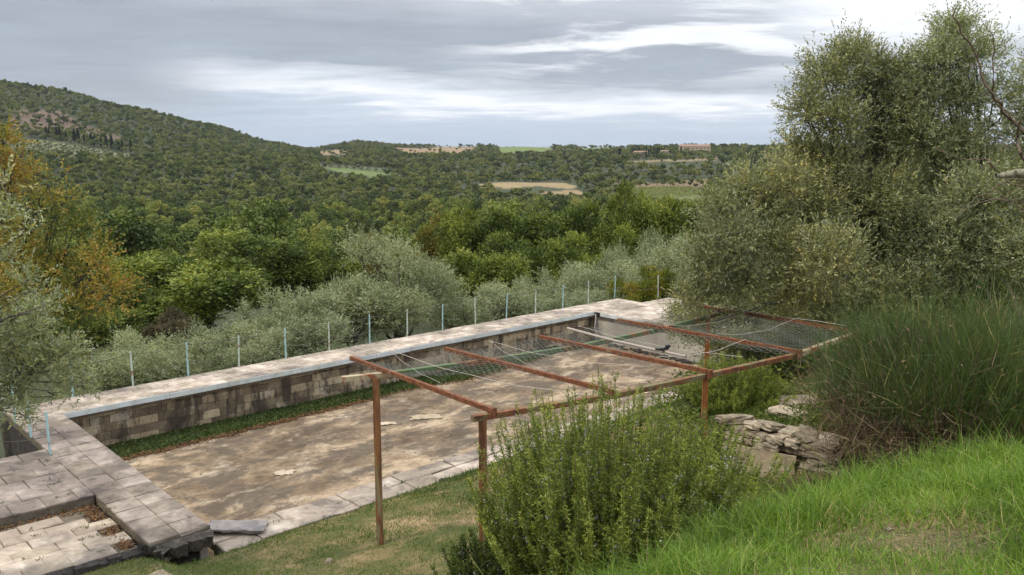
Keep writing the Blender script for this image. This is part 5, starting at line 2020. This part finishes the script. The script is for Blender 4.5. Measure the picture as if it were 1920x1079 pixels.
# ------------------------------------------------------------------ shrubs near the camera
def rosemary(name, cx, cy, cz, Rr, H, nst, seed, label, lL=.036, lW=.0088, needles=170, prostrate=.0, flowers=.024, tb=.57):
    """upright, slightly arching stems thick with needles; pale flowers on the older wood"""
    g = np.random.default_rng(seed)
    root = empty(name, (cx, cy, cz))
    tag(root, label, 'shrub')
    n = nst
    a = g.random(n) * 6.28; q = np.sqrt(g.random(n))
    # direction: outer stems lean out, inner ones upright
    lean = q * (1.25 + prostrate) * (.8 + .4 * g.random(n))
    outd = np.stack([np.cos(a), np.sin(a), np.zeros(n)], 1)
    base = outd * (q * Rr * .38)[:, None]
    L = H * (1.12 - .40 * q ** 2) * (.62 + .45 * g.random(n))
    L = np.where(q > .7, np.maximum(L, Rr * .75 * (.7 + .5 * g.random(n))), L)
    segs = 12
    T = np.linspace(0, 1, segs + 1)
    el0 = math.pi / 2 - lean * (.95 + .25 * g.normal(size=n) * .5)      # start elevation
    el0 = np.maximum(el0, .12)
    pts = np.zeros((n, segs + 1, 3)); pts[:, 0] = base
    el = el0.copy()
    azj = a + g.normal(size=n) * .25
    for s in range(segs):
        tgt = math.pi / 2 - .10 * g.random(n)
        el = el + (tgt - el) * (.10 if prostrate == 0 else .07)
        azj = azj + g.normal(size=n) * .05
        d = np.stack([np.cos(azj) * np.cos(el), np.sin(azj) * np.cos(el), np.sin(el)], 1)
        pts[:, s + 1] = pts[:, s] + d * (L / segs)[:, None]
    mb = MB()
    A = pts[:, :-1].reshape(-1, 3); B_ = pts[:, 1:].reshape(-1, 3)
    V, Q = seg_tubes(A, B_, .0026, 3)
    tw = np_mesh('stems', V, Q, [M_twig])
    mob('stems', tw, root)
    # short side shoots are themselves stems
    sN = 7
    t = .28 + .68 * g.random((n, sN)); ii = np.minimum((t * segs).astype(int), segs - 1); fr = t * segs - ii
    rowi = np.arange(n)[:, None]
    sp_ = pts[rowi, ii] * (1 - fr)[..., None] + pts[rowi, ii + 1] * fr[..., None]
    sd_ = unit(pts[rowi, ii + 1] - pts[rowi, ii])
    sdir = unit(sd_ * .8 + g.normal(size=(n, sN, 3)) * .42 + np.array((0, 0, .35)))
    slen = (.06 + .16 * g.random((n, sN))) * (1.1 - .5 * t)
    # needles on main stems (upper 80 %)
    def needles_on(P0, Dv, tl, spread=.95):
        nd = unit(Dv * .62 + rand_dirs(len(P0), g) * spread)
        return leaf_quads(P0, nd, lL * (.7 + .6 * g.random(len(P0))), lW, g)
    tm = .20 + .80 * g.random((n, needles)) ** .62
    im = np.minimum((tm * segs).astype(int), segs - 1); fm = tm * segs - im
    Pm = pts[rowi, im] * (1 - fm)[..., None] + pts[rowi, im + 1] * fm[..., None]
    Dm = unit(pts[rowi, im + 1] - pts[rowi, im])
    Q1 = needles_on(Pm.reshape(-1, 3), Dm.reshape(-1, 3), tm.ravel())
    k = 13
    ts = (np.arange(k) + .5) / k
    Ps = sp_[:, :, None] + sdir[:, :, None] * (ts[None, None, :, None] * slen[..., None, None])
    Ds = np.broadcast_to(sdir[:, :, None], Ps.shape)
    Q2 = needles_on(Ps.reshape(-1, 3), Ds.reshape(-1, 3), None)
    st = g.normal(size=n) * .10
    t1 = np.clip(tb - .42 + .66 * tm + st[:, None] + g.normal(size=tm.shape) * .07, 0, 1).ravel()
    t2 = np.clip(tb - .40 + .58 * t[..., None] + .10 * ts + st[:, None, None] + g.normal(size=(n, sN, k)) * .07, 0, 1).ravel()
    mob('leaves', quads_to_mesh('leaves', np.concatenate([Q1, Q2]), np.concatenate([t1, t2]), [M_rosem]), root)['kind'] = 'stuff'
    if flowers:
        hot = g.random(n) < .34
        c = (g.random(tm.shape) < flowers * hot[:, None] * 2.2) & (tm > .35) & (tm < .95)
        Pf = np.repeat(Pm[c], 3, 0) + g.normal(size=(c.sum() * 3, 3)) * .012
        Qf = leaf_quads(Pf, rand_dirs(len(Pf), g), .017, .013, g)
        mob('flowers', quads_to_mesh('flowers', Qf, g.random(len(Qf)), [M_flower]), root)['kind'] = 'stuff'
    return root


rx, ry = .90, 7.35
rosemary('rosemary_shrub', rx, ry, gz(rx, ry) - .05, 1.28, 1.76, 900, 401, 'large bushy rosemary with lilac flowers in front of the pergola')
rx, ry = 1.62, 7.6
rosemary('rosemary_shrub', rx, ry, gz(rx, ry) - .05, 1.0, 1.30, 360, 402, 'lower rosemary with outstretched arms right of the large bushy one', prostrate=.25)
rx, ry = .02, 7.6
rosemary('rosemary_shrub', rx, ry, gz(rx, ry) - .05, .85, .85, 240, 403, 'low dark rosemary growth at the left foot of the large bushy one', tb=.25, flowers=.04)
p = sight(1378, 760, 12.4)
rosemary('rosemary_shrub', p.x, p.y, gz(p.x, p.y) - .05, .85, .82, 520, 404, 'rounded trailing rosemary under the right end of the pergola', prostrate=.35, needles=60, lL=.036, lW=.009, flowers=0, tb=.62)


def broom(name, cx, cy, cz, Rr, H, nst, seed, label, dead=.25, br=11, wd=.0042, lobed=1.0):
    """rush-like green shoots fanning out from a brown twiggy heart"""
    g = np.random.default_rng(seed)
    root = empty(name, (cx, cy, cz)); tag(root, label, 'shrub')
    n = nst
    a = g.random(n) * 6.28; q = np.sqrt(g.random(n))
    outd = np.stack([np.cos(a), np.sin(a), np.zeros(n)], 1)
    base = outd * (q * Rr * .55)[:, None] * (.5 + .5 * g.random((n, 1)))
    el = math.pi / 2 - q * .82 + g.normal(size=n) * .10
    D = np.stack([np.cos(a) * np.cos(el), np.sin(a) * np.cos(el), np.sin(el)], 1)
    bulge = 1 + .13 * np.sin(a * 3 + 1) + .08 * np.sin(a * 7 + q * 5)
    L = H * (1.0 - .22 * q ** 2) * (.72 + .22 * g.random(n)) * bulge
    # main woody stems
    M_end = base + D * (L * .70)[:, None]
    V, Q = seg_tubes(base, M_end, .006, 3)
    mob('stems', np_mesh('stems', V, Q, [M_twig]), root)
    # green shoots from points along the stems' upper part
    t = .30 + .62 * g.random((n, br))
    P = base[:, None] + D[:, None] * (L[:, None] * .84 * t)[..., None] + g.normal(size=(n, br, 3)) * .04
    SD = unit(D[:, None] + g.normal(size=(n, br, 3)) * .52 + np.array((0, 0, .30)))
    SL = (L[:, None] * (.78 - .50 * t)) * (.35 + .50 * g.random((n, br)))
    P, SD, SL, tt = P.reshape(-1, 3), SD.reshape(-1, 3), SL.ravel(), t.ravel()
    kp = (P[:, 2] > H * (.20 + .14 * np.sin(P[:, 0] * 3 + P[:, 1] * 2))) | (g.random(len(P)) < .22)
    P, SD, SL = P[kp], SD[kp], SL[kp]
    Qg = blades(P, SD, SL, wd, .05 + .12 * g.random(len(P)), 3, g)
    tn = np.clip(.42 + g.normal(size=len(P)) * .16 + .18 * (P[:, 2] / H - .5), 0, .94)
    tn = np.where(g.random(len(P)) < .035, 1, tn)
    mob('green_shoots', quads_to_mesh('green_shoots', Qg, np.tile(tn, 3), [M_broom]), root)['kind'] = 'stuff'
    nd = int(n * br * dead)
    i = g.integers(0, n, nd)
    t = g.random(nd) * .55
    P = base[i] * (1 + .9 * g.random((nd, 1))) + D[i] * (L[i] * t)[:, None] * 1.1 + g.normal(size=(nd, 3)) * .10
    SD = unit(D[i] * .6 + g.normal(size=(nd, 3)) * .65)
    P[:, 2] = np.maximum(P[:, 2], .02)
    Qd = blades(P, SD, .12 + .34 * g.random(nd), .006, .35 * g.random(nd), 2, g)
    mob('dead_stems', quads_to_mesh('dead_stems', Qd, np.tile(g.random(nd), 2), [M_dead]), root)['kind'] = 'stuff'
    # buff seed pods at the tips
    k = g.random(len(Qg) // 3) < .02
    tips = Qg[-(len(Qg) // 3):][k].mean(1)
    Qp = leaf_quads(tips, unit(rand_dirs(len(tips), g) + np.array((0, 0, .5))), .06, .012, g)
    mob('seed_pods', quads_to_mesh('seed_pods', Qp, .7 + .3 * g.random(len(Qp)), [M_dead]), root)['kind'] = 'stuff'


bx_, by_ = 5.12, 9.5
broom('broom_shrub', bx_, by_, gz(bx_, by_) - .1, 1.55, 2.5, 1500, 501, 'huge dense broom bush with green rush like shoots over a brown dead heart', dead=.8, wd=.0050, br=18)
bx_, by_ = 7.1, 10.4
broom('broom_shrub', bx_, by_, gz(bx_, by_) - .1, 1.8, 2.8, 600, 502, 'second broom bush behind the huge one at the right edge', dead=.5, br=9)
p = sight(1290, 800, 9.7)
broom('broom_shrub', p.x, p.y, gz(p.x, p.y) - .05, .42, .95, 150, 503, 'slender upright green broom tuft between the large rosemary and the right post', dead=.1, br=8)
p = sight(1545, 800, 9.6)
broom('broom_shrub', p.x, p.y, gz(p.x, p.y) - .05, .65, .75, 220, 504, 'low dark green bush spilling over the right end of the stone wall', dead=.15, br=9)
p = sight(1450, 700, 15.5)
broom('broom_shrub', p.x, p.y, gz(p.x, p.y) - .05, .9, 1.0, 200, 505, 'dark rushy bush under the pergola netting beyond the trailing rosemary', dead=.1, br=8, wd=.006)


def undergrowth():
    """ivy-like low leaves under the big olives, round the stone wall and below the far fence"""
    g = np.random.default_rng(55)
    parts = []
    def patch(n, x0, x1, y0, y1, hmax, sz):
        x = x0 + g.random(n) * (x1 - x0); y = y0 + g.random(n) * (y1 - y0)
        u, v = loc_uv(x, y)
        z = np.where(v > 8.4, bank_z(u, v), ground_z(x, y))
        ok = (v > 9.2) | (v < -1.5) | (u > 22.5)
        h = hmax * (.25 + .75 * np.clip(wob(x, y, .55, .9) * .5 + .5, 0, 1))
        P = np.stack([x, y, z + g.random(n) * h], 1)[ok]
        parts.append(leaf_quads(P, unit(rand_dirs(len(P), g) + np.array((0, 0, .3))), sz * (.6 + .8 * g.random(len(P))), sz * .6, g))
    patch(16000, 3.0, 12, 13.8, 22, .9, .08)
    patch(5000, 1.8, 4.4, 7.6, 10.4, .16, .035)
    patch(9000, 2.5, 4.6, 10.5, 13.6, .10, .04)
    n = 9000
    u = -1.15 - g.random(n) * 6; v = -2.5 + g.random(n) * 4.6
    P = np.array([W(a, b_, 0)[:] for a, b_ in zip(u, v)])
    P[:, 2] = -1.7 + g.random(n) * (.9 + .35 * wob(u, v, .7, 1.0))
    parts.append(leaf_quads(P, rand_dirs(n, g), .10, .06, g))
    Q = np.concatenate(parts)
    tag(mob('undergrowth', quads_to_mesh('undergrowth', Q, np.clip(g.normal(size=len(Q)) * .2 + .4, 0, 1), [M_green])), 'low leafy weeds under the olives and around the stone wall', 'weeds', kind='stuff')


undergrowth()


# ------------------------------------------------------------------ haze
hz = bpy.data.materials.new('air_haze')
hz.use_nodes = True
hn = hz.node_tree
hn.nodes.clear()
ho = hn.nodes.new('ShaderNodeOutputMaterial'); pv = hn.nodes.new('ShaderNodeVolumePrincipled')
pv.inputs['Color'].default_value = (.80, .88, 1.0, 1)
pv.inputs['Density'].default_value = .00004
pv.inputs['Anisotropy'].default_value = .2
hn.links.new(pv.outputs[0], ho.inputs['Volume'])
hb = MB().box((0, 0, 60), (29000, 29000, 400)).ob('haze', hz)
tag(hb, kind='stuff', label='thin bluish air over the valley', cat='haze')
